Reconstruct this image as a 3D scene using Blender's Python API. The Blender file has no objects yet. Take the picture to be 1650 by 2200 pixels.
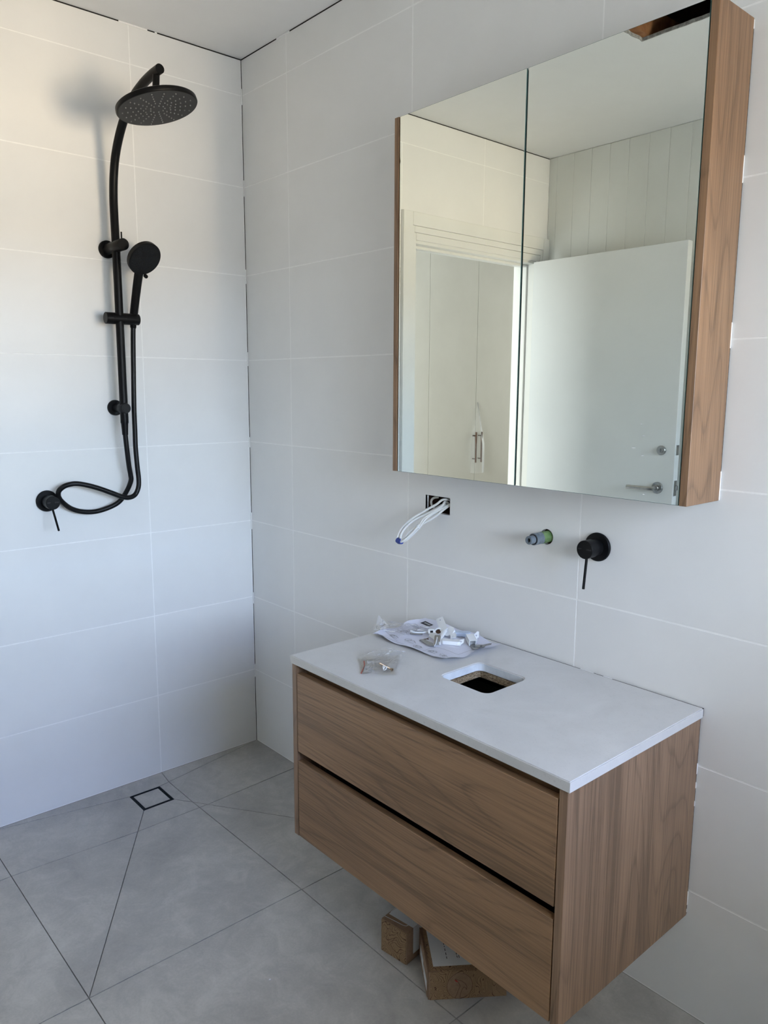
import bpy, bmesh, math, random
from mathutils import Vector, Matrix, noise
from mathutils.geometry import tessellate_polygon
random.seed(7)
SC = bpy.context.scene
COL = SC.collection
PI = math.pi

# ------------------------------------------------------------------ camera
CAM = (2.5269, -1.5449, 1.3997)
yaw, pit, rol = 2.4205, -0.1596, 0.0043
fwd = Vector((math.cos(pit)*math.cos(yaw), math.cos(pit)*math.sin(yaw), math.sin(pit)))
rgt = fwd.cross(Vector((0, 0, 1))).normalized()
upv = rgt.cross(fwd)
r2 = rgt*math.cos(rol) + upv*math.sin(rol)
u2 = -rgt*math.sin(rol) + upv*math.cos(rol)
cd = bpy.data.cameras.new('camera'); cam = bpy.data.objects.new('camera', cd); COL.objects.link(cam)
cam.matrix_world = Matrix(((r2.x, u2.x, -fwd.x, CAM[0]), (r2.y, u2.y, -fwd.y, CAM[1]), (r2.z, u2.z, -fwd.z, CAM[2]), (0, 0, 0, 1)))
cd.sensor_fit = 'VERTICAL'; cd.sensor_height = 36.0
cd.lens = 36.0*1657.124/2200.0
cd.clip_start = 0.02
SC.camera = cam

# ------------------------------------------------------------------ light and exposure
SC.view_settings.view_transform = 'Standard'
SC.view_settings.look = 'None'
SC.view_settings.gamma = 1.0
SC.view_settings.use_curve_mapping = False
SC.view_settings.exposure = 0.0
w = bpy.data.worlds.new('sky'); SC.world = w; w.use_nodes = True
bg = w.node_tree.nodes['Background']
bg.inputs[0].default_value = (0.98, 1.0, 0.99, 1); bg.inputs[1].default_value = 8.0

def area(name, loc, target, sx, sy, power, col, spread=180):
    l = bpy.data.lights.new(name, 'AREA'); l.shape = 'RECTANGLE'; l.size = sx; l.size_y = sy
    l.energy = power; l.color = col; l.spread = math.radians(spread)
    o = bpy.data.objects.new(name, l); COL.objects.link(o); o.location = loc
    d = Vector(target)-Vector(loc)
    o.rotation_euler = d.to_track_quat('-Z', 'Y').to_euler()
    return o
WX = 3.0
SKYL = area('low_sky_light', (11.0, -0.8, 2.7), (3.0, -0.8, 2.7), 7.0, 1.8, 900, (0.48, 0.70, 1.0))
SKYH = area('high_sky_light', (11.0, -0.8, 5.3), (3.0, -0.8, 5.3), 7.0, 3.2, 860, (0.12, 0.34, 1.0))
GRD = area('sunlit_yard_light', (13.0, 0.45, -0.9), (3.0, -0.3, 1.4), 2.4, 3.2, 1080, (1.0, 0.79, 0.50))
HALL = area('hall_fill_light', (-0.52, -0.04, 1.35), (-0.52, -3.0, 1.30), 0.8, 2.0, 46, (0.95, 0.98, 1.0))  # added fill lamp, no real source in the hall; brightens door leaf and doorway
HALL2 = area('hall_far_fill_light', (-0.55, -4.5, 1.5), (-0.75, 0.0, 1.3), 0.8, 1.8, 9, (1.0, 0.98, 0.94))  # second added fill lamp at the unseen hall end, brightens the wardrobe

# ------------------------------------------------------------------ helpers
def V(*a): return Vector(a)
def link(o, parent=None):
    COL.objects.link(o)
    if parent is not None:
        o.parent = parent
        o.matrix_parent_inverse = Matrix.Translation(-Vector(parent.get('org', (0, 0, 0))))
    return o
def mesh_of(bm, name):
    me = bpy.data.meshes.new(name); bm.normal_update(); bm.to_mesh(me); bm.free(); return me
def obj(name, bm, m, parent=None, smooth=None, **props):
    me = bm if isinstance(bm, bpy.types.Mesh) else mesh_of(bm, name)
    if m is not None and not me.materials: me.materials.append(m)
    if smooth is not None:
        for p in me.polygons: p.use_smooth = True
        try: me.set_sharp_from_angle(angle=math.radians(smooth))
        except Exception: pass
    o = bpy.data.objects.new(name, me); link(o, parent)
    for k, v in props.items(): o[k] = v
    return o
def thing(name, label, cat, loc, group=None, kind=None):
    o = bpy.data.objects.new(name, None); COL.objects.link(o); o.location = loc; o['org'] = tuple(loc)
    o.empty_display_size = 0.02
    if label: o['label'] = label
    if cat: o['category'] = cat
    if group: o['group'] = group
    if kind: o['kind'] = kind
    return o
def B(): return bmesh.new()
def box(bm, x0, x1, y0, y1, z0, z1, M=None):
    vs = [bm.verts.new(V(x, y, z)) for x in (x0, x1) for y in (y0, y1) for z in (z0, z1)]
    if M is not None:
        for v in vs: v.co = M @ v.co
    fs = [(0, 1, 3, 2), (4, 6, 7, 5), (0, 4, 5, 1), (2, 3, 7, 6), (0, 2, 6, 4), (1, 5, 7, 3)]
    out = []
    for f in fs: out.append(bm.faces.new([vs[i] for i in f]))
    if M is not None and M.determinant() < 0: bmesh.ops.reverse_faces(bm, faces=out)
    return out
def bev(bm, w, seg=1):
    bmesh.ops.bevel(bm, geom=list(bm.edges), offset=w, segments=seg, affect='EDGES', profile=0.5)
    return bm
def bbox(x0, x1, y0, y1, z0, z1, w=0.001, seg=1, M=None):
    bm = B(); box(bm, x0, x1, y0, y1, z0, z1, M); return bev(bm, w, seg)
def frame_of(d):
    d = d.normalized(); a = V(0, 0, 1) if abs(d.z) < 0.9 else V(1, 0, 0)
    u = d.cross(a).normalized(); v = d.cross(u); return u, v
def lathe(bm, p, axis, prof, seg=32, cap0=True, cap1=True):
    """prof: list of (distance along axis, radius)"""
    p = Vector(p); axis = Vector(axis).normalized(); u, v = frame_of(axis)
    rings = []
    for t, r in prof:
        rings.append([bm.verts.new(p+axis*t+(u*math.cos(2*PI*i/seg)+v*math.sin(2*PI*i/seg))*r) for i in range(seg)])
    for a, b in zip(rings, rings[1:]):
        for i in range(seg): bm.faces.new((a[i], a[(i+1) % seg], b[(i+1) % seg], b[i]))
    if cap0: bm.faces.new(list(reversed(rings[0])))
    if cap1: bm.faces.new(rings[-1])
    return bm
def cyl(bm, p0, p1, r0, r1=None, seg=24, ch=0.0):
    p0, p1 = Vector(p0), Vector(p1); r1 = r0 if r1 is None else r1; L = (p1-p0).length
    prof = [(0, r0), (L, r1)] if ch <= 0 else [(0, r0-ch), (ch, r0), (L-ch, r1), (L, r1-ch)]
    return lathe(bm, p0, p1-p0, prof, seg)
def catmull(pts, n=8):
    P = [Vector(p) for p in pts]; P = [P[0]*2-P[1]]+P+[P[-1]*2-P[-2]]; out = []
    for i in range(1, len(P)-2):
        a, b, c, d = P[i-1:i+3]
        for k in range(n):
            t = k/n
            out.append(0.5*((2*b)+(c-a)*t+(2*a-5*b+4*c-d)*t*t+(3*b-a-3*c+d)*t**3))
    out.append(P[-2]); return out
def tube(bm, pts, r, seg=14, flat=1.0):
    P = [Vector(p) for p in pts]; n = len(P); u = None; rings = []
    for i in range(n):
        d = (P[min(i+1, n-1)]-P[max(i-1, 0)]).normalized()
        if u is None: u, _ = frame_of(d)
        u = (u-d*u.dot(d)).normalized(); v = d.cross(u)
        rr = r if not callable(r) else r(i/(n-1))
        rings.append([bm.verts.new(P[i]+(u*math.cos(2*PI*k/seg)+v*math.sin(2*PI*k/seg)*flat)*rr) for k in range(seg)])
    for a, b in zip(rings, rings[1:]):
        for k in range(seg): bm.faces.new((a[k], a[(k+1) % seg], b[(k+1) % seg], b[k]))
    bm.faces.new(list(reversed(rings[0]))); bm.faces.new(rings[-1]); return bm
def plate(bm, loops, z0, z1, M=None):
    """flat plate of outline loops[0] with holes loops[1:], extruded z0..z1"""
    M = M or Matrix.Identity(4)
    flat = [p for L in loops for p in L]
    tris = tessellate_polygon([[V(p[0], p[1], 0) for p in L] for L in loops])
    top = [bm.verts.new(M @ V(p[0], p[1], z1)) for p in flat]
    bot = [bm.verts.new(M @ V(p[0], p[1], z0)) for p in flat]
    for a, b, c in tris:
        A, Bq, Cq = flat[a], flat[b], flat[c]
        s = (Bq[0]-A[0])*(Cq[1]-A[1])-(Bq[1]-A[1])*(Cq[0]-A[0])
        if abs(s) < 1e-14: continue
        if s < 0: b, c = c, b
        bm.faces.new((top[a], top[b], top[c])); bm.faces.new((bot[c], bot[b], bot[a]))
    i = 0
    for L in loops:
        n = len(L)
        for k in range(n):
            a, b = i+k, i+(k+1) % n
            bm.faces.new((top[a], bot[a], bot[b], top[b]))
        i += n
    bmesh.ops.recalc_face_normals(bm, faces=bm.faces)
    return bm
def rect(x0, x1, y0, y1): return [(x0, y0), (x1, y0), (x1, y1), (x0, y1)]
def rrect(x0, x1, y0, y1, r, n=6):
    out = []
    for cx, cy, a in ((x1-r, y0+r, -PI/2), (x1-r, y1-r, 0), (x0+r, y1-r, PI/2), (x0+r, y0+r, PI)):
        for k in range(n+1):
            t = a+PI/2*k/n; out.append((cx+r*math.cos(t), cy+r*math.sin(t)))
    return out
def circ(cx, cy, r, n=28, ry=None):
    ry = ry or r
    return [(cx+r*math.cos(2*PI*k/n), cy+ry*math.sin(2*PI*k/n)) for k in range(n)]
def text_mesh(txt, size, M, name='text'):
    cu = bpy.data.curves.new(name, 'FONT'); cu.body = txt; cu.size = size; cu.align_x = 'CENTER'; cu.align_y = 'CENTER'
    o = bpy.data.objects.new(name, cu); COL.objects.link(o)
    dg = bpy.context.evaluated_depsgraph_get(); dg.update()
    me = bpy.data.meshes.new_from_object(o.evaluated_get(dg)); me.transform(M)
    bpy.data.objects.remove(o); return me
# planes as matrices: local (a,b,c) -> world
def M_xz(y0=0.0):    # plate in x/z, thickness goes towards -y (room side of the vanity wall)
    return Matrix(((1, 0, 0, 0), (0, 0, -1, y0), (0, 1, 0, 0), (0, 0, 0, 1)))
def M_yz(x0=0.0):    # plate in y/z, thickness goes towards +x
    return Matrix(((0, 0, 1, x0), (1, 0, 0, 0), (0, 1, 0, 0), (0, 0, 0, 1)))
def MT(x, y, z, rz=0, rx=0, ry=0):
    return Matrix.Translation((x, y, z)) @ Matrix.Rotation(rz, 4, 'Z') @ Matrix.Rotation(ry, 4, 'Y') @ Matrix.Rotation(rx, 4, 'X')

# ------------------------------------------------------------------ materials
def mat(name, col, rough=0.5, metal=0.0, spec=0.5):
    m = bpy.data.materials.new(name); m.use_nodes = True; b = m.node_tree.nodes['Principled BSDF']
    b.inputs['Base Color'].default_value = (*col, 1); b.inputs['Roughness'].default_value = rough
    b.inputs['Metallic'].default_value = metal; b.inputs['Specular IOR Level'].default_value = spec
    return m
class N:
    def __init__(s, m): s.t = m.node_tree; s.b = s.t.nodes['Principled BSDF']
    def n(s, ty, **kw):
        x = s.t.nodes.new(ty)
        for k, v in kw.items(): setattr(x, k, v)
        return x
    def l(s, a, b): s.t.links.new(a, b)
    def coords(s, scale=(1, 1, 1), loc=(0, 0, 0), rot=(0, 0, 0)):
        tc = s.n('ShaderNodeTexCoord'); mp = s.n('ShaderNodeMapping'); s.l(tc.outputs['Object'], mp.inputs[0])
        mp.inputs['Scale'].default_value = scale; mp.inputs['Location'].default_value = loc; mp.inputs['Rotation'].default_value = rot
        return mp.outputs[0]
    def noise(s, vec, sc, det=2, rough=0.5, dist=0.0):
        x = s.n('ShaderNodeTexNoise'); s.l(vec, x.inputs['Vector'])
        x.inputs['Scale'].default_value = sc; x.inputs['Detail'].default_value = det
        x.inputs['Roughness'].default_value = rough; x.inputs['Distortion'].default_value = dist
        return x.outputs['Fac']
    def ramp(s, fac, stops):
        x = s.n('ShaderNodeValToRGB'); s.l(fac, x.inputs[0]); e = x.color_ramp.elements
        while len(e) < len(stops): e.new(0.5)
        for i, (p, c) in enumerate(stops):
            e[i].position = p; e[i].color = (c, c, c, 1) if isinstance(c, (int, float)) else (*c, 1)
        return x.outputs[0]
    def math(s, op, a, b=None):
        x = s.n('ShaderNodeMath', operation=op)
        for i, q in enumerate((a, b)):
            if q is None: continue
            if isinstance(q, (int, float)): x.inputs[i].default_value = q
            else: s.l(q, x.inputs[i])
        return x.outputs[0]
    def mix(s, fac, a, b, mode='MIX'):
        x = s.n('ShaderNodeMix', data_type='RGBA', blend_type=mode)
        for i, q in ((0, fac), (6, a), (7, b)):
            if isinstance(q, (int, float)): x.inputs[i].default_value = q
            elif isinstance(q, tuple): x.inputs[i].default_value = (*q, 1)
            else: s.l(q, x.inputs[i])
        return x.outputs[2]
    def bump(s, h, st, d=0.001):
        x = s.n('ShaderNodeBump'); s.l(h, x.inputs['Height']); x.inputs['Strength'].default_value = st
        x.inputs['Distance'].default_value = d; s.l(x.outputs[0], s.b.inputs['Normal'])

def m_tile():
    m = mat('wall_tile_glaze', (0.7, 0.7, 0.69), 0.36); q = N(m)
    c = q.coords(); f = q.noise(c, 5, 4, 0.6)
    q.l(q.ramp(f, [(0.3, (0.79, 0.79, 0.78)), (0.7, (0.82, 0.82, 0.81))]), q.b.inputs['Base Color'])
    q.bump(q.noise(c, 9, 3), 0.12, 0.002)
    return m
def m_floor():
    m = mat('floor_tile_stone', (0.3, 0.3, 0.3), 0.5); q = N(m); c = q.coords()
    a = q.noise(c, 2.4, 7, 0.62, 0.6); b = q.noise(c, 11, 6, 0.7, 1.0); d = q.noise(c, 160, 3, 0.6)
    s = q.math('ADD', q.math('MULTIPLY', a, 0.55), q.math('ADD', q.math('MULTIPLY', b, 0.33), q.math('MULTIPLY', d, 0.12)))
    base = q.ramp(s, [(0.38, (0.31, 0.303, 0.29)), (0.5, (0.395, 0.385, 0.366)), (0.62, (0.51, 0.497, 0.47))])
    # thin pale scuffs
    sc = q.noise(q.coords((3, 9, 1), (0, 0, 0), (0, 0, 0.5)), 6, 8, 0.75, 2.0)
    q.l(q.mix(q.ramp(sc, [(0.66, 0.0), (0.78, 0.5)]), base, (0.52, 0.51, 0.49)), q.b.inputs['Base Color'])
    q.l(q.ramp(b, [(0.3, 0.42), (0.7, 0.56)]), q.b.inputs['Roughness'])
    q.bump(d, 0.15, 0.0006)
    return m
def m_stone():
    m = mat('benchtop_stone', (0.5, 0.5, 0.49), 0.42); q = N(m); c = q.coords()
    a = q.noise(c, 7, 6, 0.6, 0.8); b = q.noise(c, 260, 2)
    base = q.ramp(a, [(0.3, (0.57, 0.565, 0.55)), (0.7, (0.65, 0.645, 0.63))])
    base = q.mix(q.ramp(b, [(0.62, 0.0), (0.75, 0.35)]), base, (0.42, 0.41, 0.40))
    sm = q.noise(q.coords((4, 14, 1), (0.3, 0, 0), (0, 0, 0.9)), 2.2, 6, 0.7, 1.5)
    base = q.mix(q.ramp(sm, [(0.62, 0.0), (0.8, 0.4)]), base, (0.43, 0.44, 0.46))
    q.l(base, q.b.inputs['Base Color']); q.bump(b, 0.05, 0.0005)
    return m
def m_wood(name, axis, tint, off=(0, 0, 0)):
    m = mat(name, (0.3, 0.2, 0.14), 0.42); q = N(m)
    ax = 'xyz'.index(axis)
    def sc(al, ac): v = [ac]*3; v[ax] = al; return tuple(v)
    big = q.noise(q.coords(sc(0.34, 3.0), off), 1.5, 2, 0.35, 0.0)             # cathedral figure field
    lines = q.math('FRACT', q.math('MULTIPLY', big, 26.0))
    lines = q.ramp(lines, [(0.0, 0.45), (0.35, 0.1), (0.80, 0.2), (0.95, 1.0), (1.0, 0.45)])
    fib = q.noise(q.coords(sc(0.55, 44), off), 5, 6, 0.68, 0.0)
    fine = q.noise(q.coords(sc(2.6, 230), off), 4, 3, 0.6)
    tone = q.noise(q.coords(sc(0.5, 5), off), 2.2, 3, 0.5)
    s = q.math('ADD', q.math('MULTIPLY', fib, 0.6), q.math('ADD', q.math('MULTIPLY', fine, 0.28), q.math('MULTIPLY', tone, 0.42)))
    s = q.math('SUBTRACT', s, q.math('MULTIPLY', lines, 0.13))
    t = tint
    base = q.ramp(s, [(0.53, tuple(x*0.60 for x in t)), (0.60, tuple(x*0.84 for x in t)), (0.655, tuple(x*0.96 for x in t)), (0.74, tuple(min(1, x*1.15) for x in t))])
    q.l(base, q.b.inputs['Base Color']); q.bump(s, 0.18, 0.0006)
    return m
def m_simple_noise(name, c0, c1, scale, rough, bump=0.0, **kw):
    m = mat(name, c0, rough, **kw); q = N(m); c = q.coords(); f = q.noise(c, scale, 4, 0.6)
    q.l(q.ramp(f, [(0.35, c0), (0.65, c1)]), q.b.inputs['Base Color'])
    if bump: q.bump(f, bump, 0.001)
    return m
def m_chip():
    m = mat('chipboard', (0.2, 0.15, 0.1), 0.8); q = N(m)
    v = q.n('ShaderNodeTexVoronoi'); q.l(q.coords((1, 1, 2.4)), v.inputs['Vector']); v.inputs['Scale'].default_value = 240
    q.l(q.ramp(v.outputs['Color'], [(0.1, (0.10, 0.065, 0.035)), (0.5, (0.24, 0.17, 0.10)), (0.9, (0.40, 0.31, 0.20))]), q.b.inputs['Base Color'])
    return m
def m_contour():
    m = mat('printed_kraft', (0.3, 0.2, 0.1), 0.75); q = N(m)
    f = q.noise(q.coords((1, 1, 0.8)), 17, 1, 0.4, 1.2)
    l = q.math('FRACT', q.math('MULTIPLY', f, 22.0))
    l = q.ramp(l, [(0.0, 1.0), (0.13, 1.0), (0.18, 0.0), (1.0, 0.0)])
    g = q.noise(q.coords((1, 1, 1)), 300, 2)
    base = q.ramp(g, [(0.3, (0.26, 0.165, 0.085)), (0.7, (0.31, 0.20, 0.11))])
    q.l(q.mix(l, base, (0.07, 0.028, 0.012)), q.b.inputs['Base Color'])
    return m
def m_film(name, tint=(0.9, 0.92, 0.95), clear=0.82, rough=0.12):
    m = bpy.data.materials.new(name); m.use_nodes = True; t = m.node_tree; t.nodes.clear()
    o = t.nodes.new('ShaderNodeOutputMaterial'); mx = t.nodes.new('ShaderNodeMixShader')
    tr = t.nodes.new('ShaderNodeBsdfTransparent'); gl = t.nodes.new('ShaderNodeBsdfPrincipled')
    gl.inputs['Base Color'].default_value = (*tint, 1); gl.inputs['Roughness'].default_value = rough
    fr = t.nodes.new('ShaderNodeFresnel'); fr.inputs[0].default_value = 1.25
    ad = t.nodes.new('ShaderNodeMath'); ad.operation = 'ADD'; ad.use_clamp = True; ad.inputs[1].default_value = 1-clear
    t.links.new(fr.outputs[0], ad.inputs[0]); t.links.new(ad.outputs[0], mx.inputs[0])
    t.links.new(tr.outputs[0], mx.inputs[1]); t.links.new(gl.outputs[0], mx.inputs[2]); t.links.new(mx.outputs[0], o.inputs[0])
    return m
TILE = m_tile(); FLOOR = m_floor(); STONE = m_stone()
GROUT = m_simple_noise('white_grout', (0.90, 0.90, 0.89), (0.94, 0.94, 0.93), 60, 0.8)
FGROUT = m_simple_noise('grey_grout', (0.17, 0.17, 0.165), (0.23, 0.23, 0.22), 40, 0.85)
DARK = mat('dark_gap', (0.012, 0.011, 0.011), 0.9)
CAVITY = m_simple_noise('dark_brown_cavity', (0.03, 0.012, 0.008), (0.06, 0.028, 0.018), 60, 0.9)
CEIL = m_simple_noise('ceiling_paint', (0.84, 0.84, 0.84), (0.86, 0.86, 0.86), 5, 0.7)
PAINT = m_simple_noise('satin_white_paint', (0.70, 0.70, 0.675), (0.73, 0.73, 0.705), 4, 0.35)
TRIM = m_simple_noise('gloss_white_paint', (0.78, 0.78, 0.75), (0.81, 0.81, 0.78), 4, 0.28)
BOARD = m_simple_noise('board_paint', (0.68, 0.69, 0.66), (0.71, 0.72, 0.69), 4, 0.4)
DOORP = m_simple_noise('door_primer', (0.73, 0.75, 0.75), (0.76, 0.78, 0.78), 3, 0.36)
WARD = m_simple_noise('wardrobe_laminate', (0.70, 0.68, 0.62), (0.73, 0.71, 0.65), 4, 0.25)
WT = (0.295, 0.173, 0.090)
WOODX = m_wood('woodgrain_along_x', 'x', WT, (0.37, 0.2, 0.11))
WOODX2 = m_wood('woodgrain_along_x_lower', 'x', WT, (2.1, 0.9, 0.63))
WOODZ = m_wood('woodgrain_upright', 'z', (0.265, 0.165, 0.100), (0.1, 0.35, 1.3))
WOODC = m_wood('woodgrain_upright_cabinet', 'z', (0.27, 0.155, 0.083), (0.4, 1.35, 0.2))
BLACK = mat('matt_black_metal', (0.0045, 0.0045, 0.005), 0.42, spec=0.16)
BLACKN = m_simple_noise('black_nozzle_plate', (0.012, 0.0115, 0.011), (0.015, 0.014, 0.0135), 30, 0.55)
RUBBER = mat('nozzle_rubber', (0.16, 0.16, 0.16), 0.5)
HOSE = mat('black_hose', (0.004, 0.004, 0.0045), 0.4, spec=0.25)
STEEL = m_simple_noise('satin_steel', (0.36, 0.36, 0.35), (0.42, 0.42, 0.41), 80, 0.32, metal=1.0)
WHITEP = mat('white_plastic', (0.82, 0.84, 0.85), 0.22)
BLUEP = mat('cloudy_plastic', (0.52, 0.60, 0.72), 0.25)
CHIP = m_chip(); KRAFT = m_contour()
KRAFTD = m_simple_noise('plain_kraft', (0.24, 0.155, 0.095), (0.29, 0.19, 0.12), 120, 0.8)
STICK = mat('white_sticker', (0.70, 0.72, 0.74), 0.5)
INK = mat('dark_ink', (0.02, 0.02, 0.025), 0.7)
INKB = mat('brown_ink', (0.09, 0.035, 0.014), 0.7)
INKR = mat('red_ink', (0.45, 0.03, 0.015), 0.7)
INKG = mat('grey_ink', (0.28, 0.28, 0.29), 0.7)
PAPER = m_simple_noise('sheet_paper', (0.66, 0.67, 0.76), (0.72, 0.73, 0.82), 10, 0.6)
CABLE = m_simple_noise('white_cable_jacket', (0.70, 0.70, 0.68), (0.76, 0.76, 0.74), 40, 0.35)
BLUET = mat('blue_tape', (0.015, 0.045, 0.26), 0.35)
GREEN = m_simple_noise('green_plastic', (0.10, 0.19, 0.06), (0.19, 0.29, 0.12), 70, 0.25)
GREYP = m_simple_noise('grey_plastic', (0.12, 0.15, 0.175), (0.19, 0.22, 0.25), 60, 0.35)
BRONZE = m_simple_noise('bronze_metal', (0.10, 0.06, 0.045), (0.14, 0.085, 0.06), 60, 0.35, metal=0.8)
TIMBER = m_simple_noise('raw_timber', (0.25, 0.10, 0.035), (0.38, 0.17, 0.07), 25, 0.8)
BRASS = m_simple_noise('zinc_screw', (0.42, 0.30, 0.18), (0.55, 0.42, 0.28), 200, 0.3, metal=1.0)
FILM = m_film('clear_plastic_film', (1.0, 1.0, 1.0), clear=0.985, rough=0.12)
FILM2 = m_film('milky_plastic_film', (0.85, 0.87, 0.9), clear=0.80, rough=0.3)
RED = mat('zip_red', (0.45, 0.10, 0.07), 0.5)
MIR = bpy.data.materials.new('mirror_silver'); MIR.use_nodes = True
_b = MIR.node_tree.nodes['Principled BSDF']; _b.inputs['Base Color'].default_value = (0.83, 0.87, 0.83, 1)
_b.inputs['Metallic'].default_value = 1; _b.inputs['Roughness'].default_value = 0.0
GLASSE = mat('green_glass_edge', (0.10, 0.19, 0.18), 0.12)
PANE = m_film('window_glass', clear=0.98, rough=0.0)

# ------------------------------------------------------------------ room shell
H = 2.5325; YF = -2.04
ROWS = [0.0, 0.2978, 0.5954, 0.8961, 1.1979, 1.4977, 1.8007, 2.1061, 2.413, H]
J = 0.0016    # half joint
def tiles(parent, us, openings, M, holes=None, name='wall_tile', rows=ROWS, ends=(0.0, 0.0), T=0.007):
    """us: joint positions along the wall; openings: rects (u0,u1,z0,z1); M maps (u,z,c)"""
    for i in range(len(us)-1):
        for k in range(len(rows)-1):
            cells = [(us[i], us[i+1], rows[k], rows[k+1])]
            for (a, b, c, d) in openings:
                nxt = []
                for (u0, u1, z0, z1) in cells:
                    if b <= u0 or a >= u1 or d <= z0 or c >= z1: nxt.append((u0, u1, z0, z1)); continue
                    if a > u0+0.01: nxt.append((u0, a, z0, z1)); u0 = a
                    if b < u1-0.01: nxt.append((b, u1, z0, z1)); u1 = b
                    if c > z0+0.01: nxt.append((u0, u1, z0, c))
                    if d < z1-0.01: nxt.append((u0, u1, d, z1))
                cells = nxt
            for (u0, u1, z0, z1) in cells:
                e0 = ends[0] if i == 0 else J; e1 = ends[1] if i == len(us)-2 else J
                g0 = 0.003 if k == 0 else J; g1 = 0.0035 if k == len(rows)-2 else J
                a0, a1, b0, b1 = u0+e0, u1-e1, z0+g0, z1-g1
                hs = [h for h in (holes or []) if a0 < h[0][0] < a1 and b0 < h[0][1] < b1]
                bm = B()
                if hs: plate(bm, [rect(a0, a1, b0, b1)]+hs, -T, 0, M)
                else:
                    box(bm, a0, a1, b0, b1, -T, 0, M); bev(bm, 0.0006)
                    bmesh.ops.recalc_face_normals(bm, faces=bm.faces)
                obj(name, bm, TILE, parent)
# cut-outs in the vanity wall
HOLE_BOX = rect(0.951, 1.0485, 1.048, 1.0965); HOLE_BOX = [HOLE_BOX[0], HOLE_BOX[1], HOLE_BOX[2], HOLE_BOX[3]]
HOLE_PIPE = circ(1.381, 1.0365, 0.0195)
bm = B(); plate(bm, [rect(-0.02, WX+0.12, 0.0, H), HOLE_BOX, HOLE_PIPE], -0.012, -0.0004, M_xz(0)); wb = obj('wall_back', bm, GROUT, kind='structure')
tiles(wb, [0.0, 0.278, 0.878, 1.478, 2.078, 2.678, WX], [], M_xz(0), [HOLE_BOX, HOLE_PIPE], ends=(0.0035, 0.002))
bm = B(); box(bm, -0.02, WX+0.12, 0.085, 0.10, 0.0, H); obj('cavity_lining', bm, CAVITY, wb)
bm = B()
for a in (0.9, 1.12, 1.30, 1.46): box(bm, a, a+0.012, 0.012, 0.085, 0.95, 1.2)
obj('cavity_stud', bm, CAVITY, wb)

DY0, DY1, DZ = -1.945, -1.124, 2.017     # door opening in the left wall
bm = B(); plate(bm, [[(YF-0.1, 0), (DY0-0.02, 0), (DY0-0.02, DZ+0.02), (DY1+0.02, DZ+0.02), (DY1+0.02, 0), (0.02, 0), (0.02, H), (YF-0.1, H)]], -0.13, -0.0004, M_yz(0))
wl = obj('wall_left', bm, GROUT, kind='structure')
tiles(wl, [YF, -1.556, -1.008, -0.408, 0.0], [(YF-0.01, -1.04, -1, 2.140)], M_yz(0), ends=(0.002, 0.0035))
# dark unfilled corner joint with white filler lumps at the rows
bm = B(); box(bm, -0.004, 0.0012, -0.0012, 0.004, 0.0, H); obj('corner_gap', bm, DARK, wl)
k = 0
for z in ROWS[1:-1]:
    a, b = [(0.030, 0.022), (0.028, 0.016), (0.034, 0.030), (0.022, 0.016), (0.020, 0.030), (0.028, 0.022), (0.030, 0.024), (0.030, 0.022)][k]; k += 1
    bm = B(); tube(bm, [(0.0022, -0.0022, z-a), (0.0022, -0.0022, z), (0.0022, -0.0022, z+b)], 0.0021, 8); obj('corner_filler', bm, GROUT, wl, smooth=60)
# joint between tiles and ceiling
bm = B(); box(bm, -0.004, 0.0006, YF, 0, H-0.0035, H-0.0002); obj('ceiling_gap', bm, DARK, wl)
bm = B(); box(bm, 0, WX, -0.0006, 0.004, H-0.0035, H-0.0002); obj('ceiling_gap', bm, DARK, wb)
for y0, y1 in ((-0.44, -0.345), (-0.32, -0.312)):
    bm = bbox(-0.003, 0.0022, y0, y1, H-0.0055, H-0.0002, 0.0008); obj('ceiling_filler', bm, GROUT, wl)
for x0, x1 in ((0.225, 0.300), (0.86, 0.90)):
    bm = bbox(x0, x1, -0.0022, 0.003, H-0.006, H-0.0002, 0.0008); obj('ceiling_filler', bm, GROUT, wb)

# front wall with upright grooved boards
bm = B(); box(bm, -0.02, WX+0.12, YF-0.12, YF-0.013, 0, H); wf = obj('wall_front', bm, BOARD, kind='structure')
x = 0.0005; nx = 0.048
while x < WX:
    x1 = min(nx, WX-0.001)
    bm = B(); box(bm, x, x1, YF-0.013, YF, 0.0, H-0.001); bev(bm, 0.0020); obj('board', bm, BOARD, wf); x = nx-0.0002; nx += 0.1
# right wall with the window
WY0, WY1, WZ0, WZ1 = -1.50, -0.08, 1.05, 1.88
Mr = Matrix(((0, 0, -1, WX), (1, 0, 0, 0), (0, 1, 0, 0), (0, 0, 0, 1)))
bm = B(); plate(bm, [rect(YF-0.1, 0.02, 0, H), rect(WY0, WY1, WZ0, WZ1)], -0.12, -0.0016, Mr); wr = obj('wall_right', bm, GROUT, kind='structure')
tiles(wr, [YF, -1.608, -1.008, -0.408, 0.0], [(WY0, WY1, WZ0, WZ1)], Mr, ends=(0.002, 0.002))
win = thing('window_1', None, None, (WX+0.05, (WY0+WY1)/2, WZ0), kind='structure')
fr = 0.035
bm = B(); plate(bm, [rect(WY0, WY1, WZ0, WZ1), rect(WY0+fr, WY1-fr, WZ0+fr, WZ1-fr)], 0, 0.05, M_yz(WX+0.04)); obj('window_frame', bm, TRIM, win)
bm = bbox(WX+0.05, WX+0.08, WY0+fr, WY1-fr, 1.60, 1.625, 0.002); obj('window_rail', bm, TRIM, win)
bm = B(); box(bm, WX+0.062, WX+0.066, WY0+fr, WY1-fr, WZ0+fr, 1.60); obj('pane', bm, PANE, win)
bm = B(); box(bm, WX+0.062, WX+0.066, WY0+fr, WY1-fr, 1.625, WZ1-fr); obj('pane', bm, PANE, win)
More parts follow.
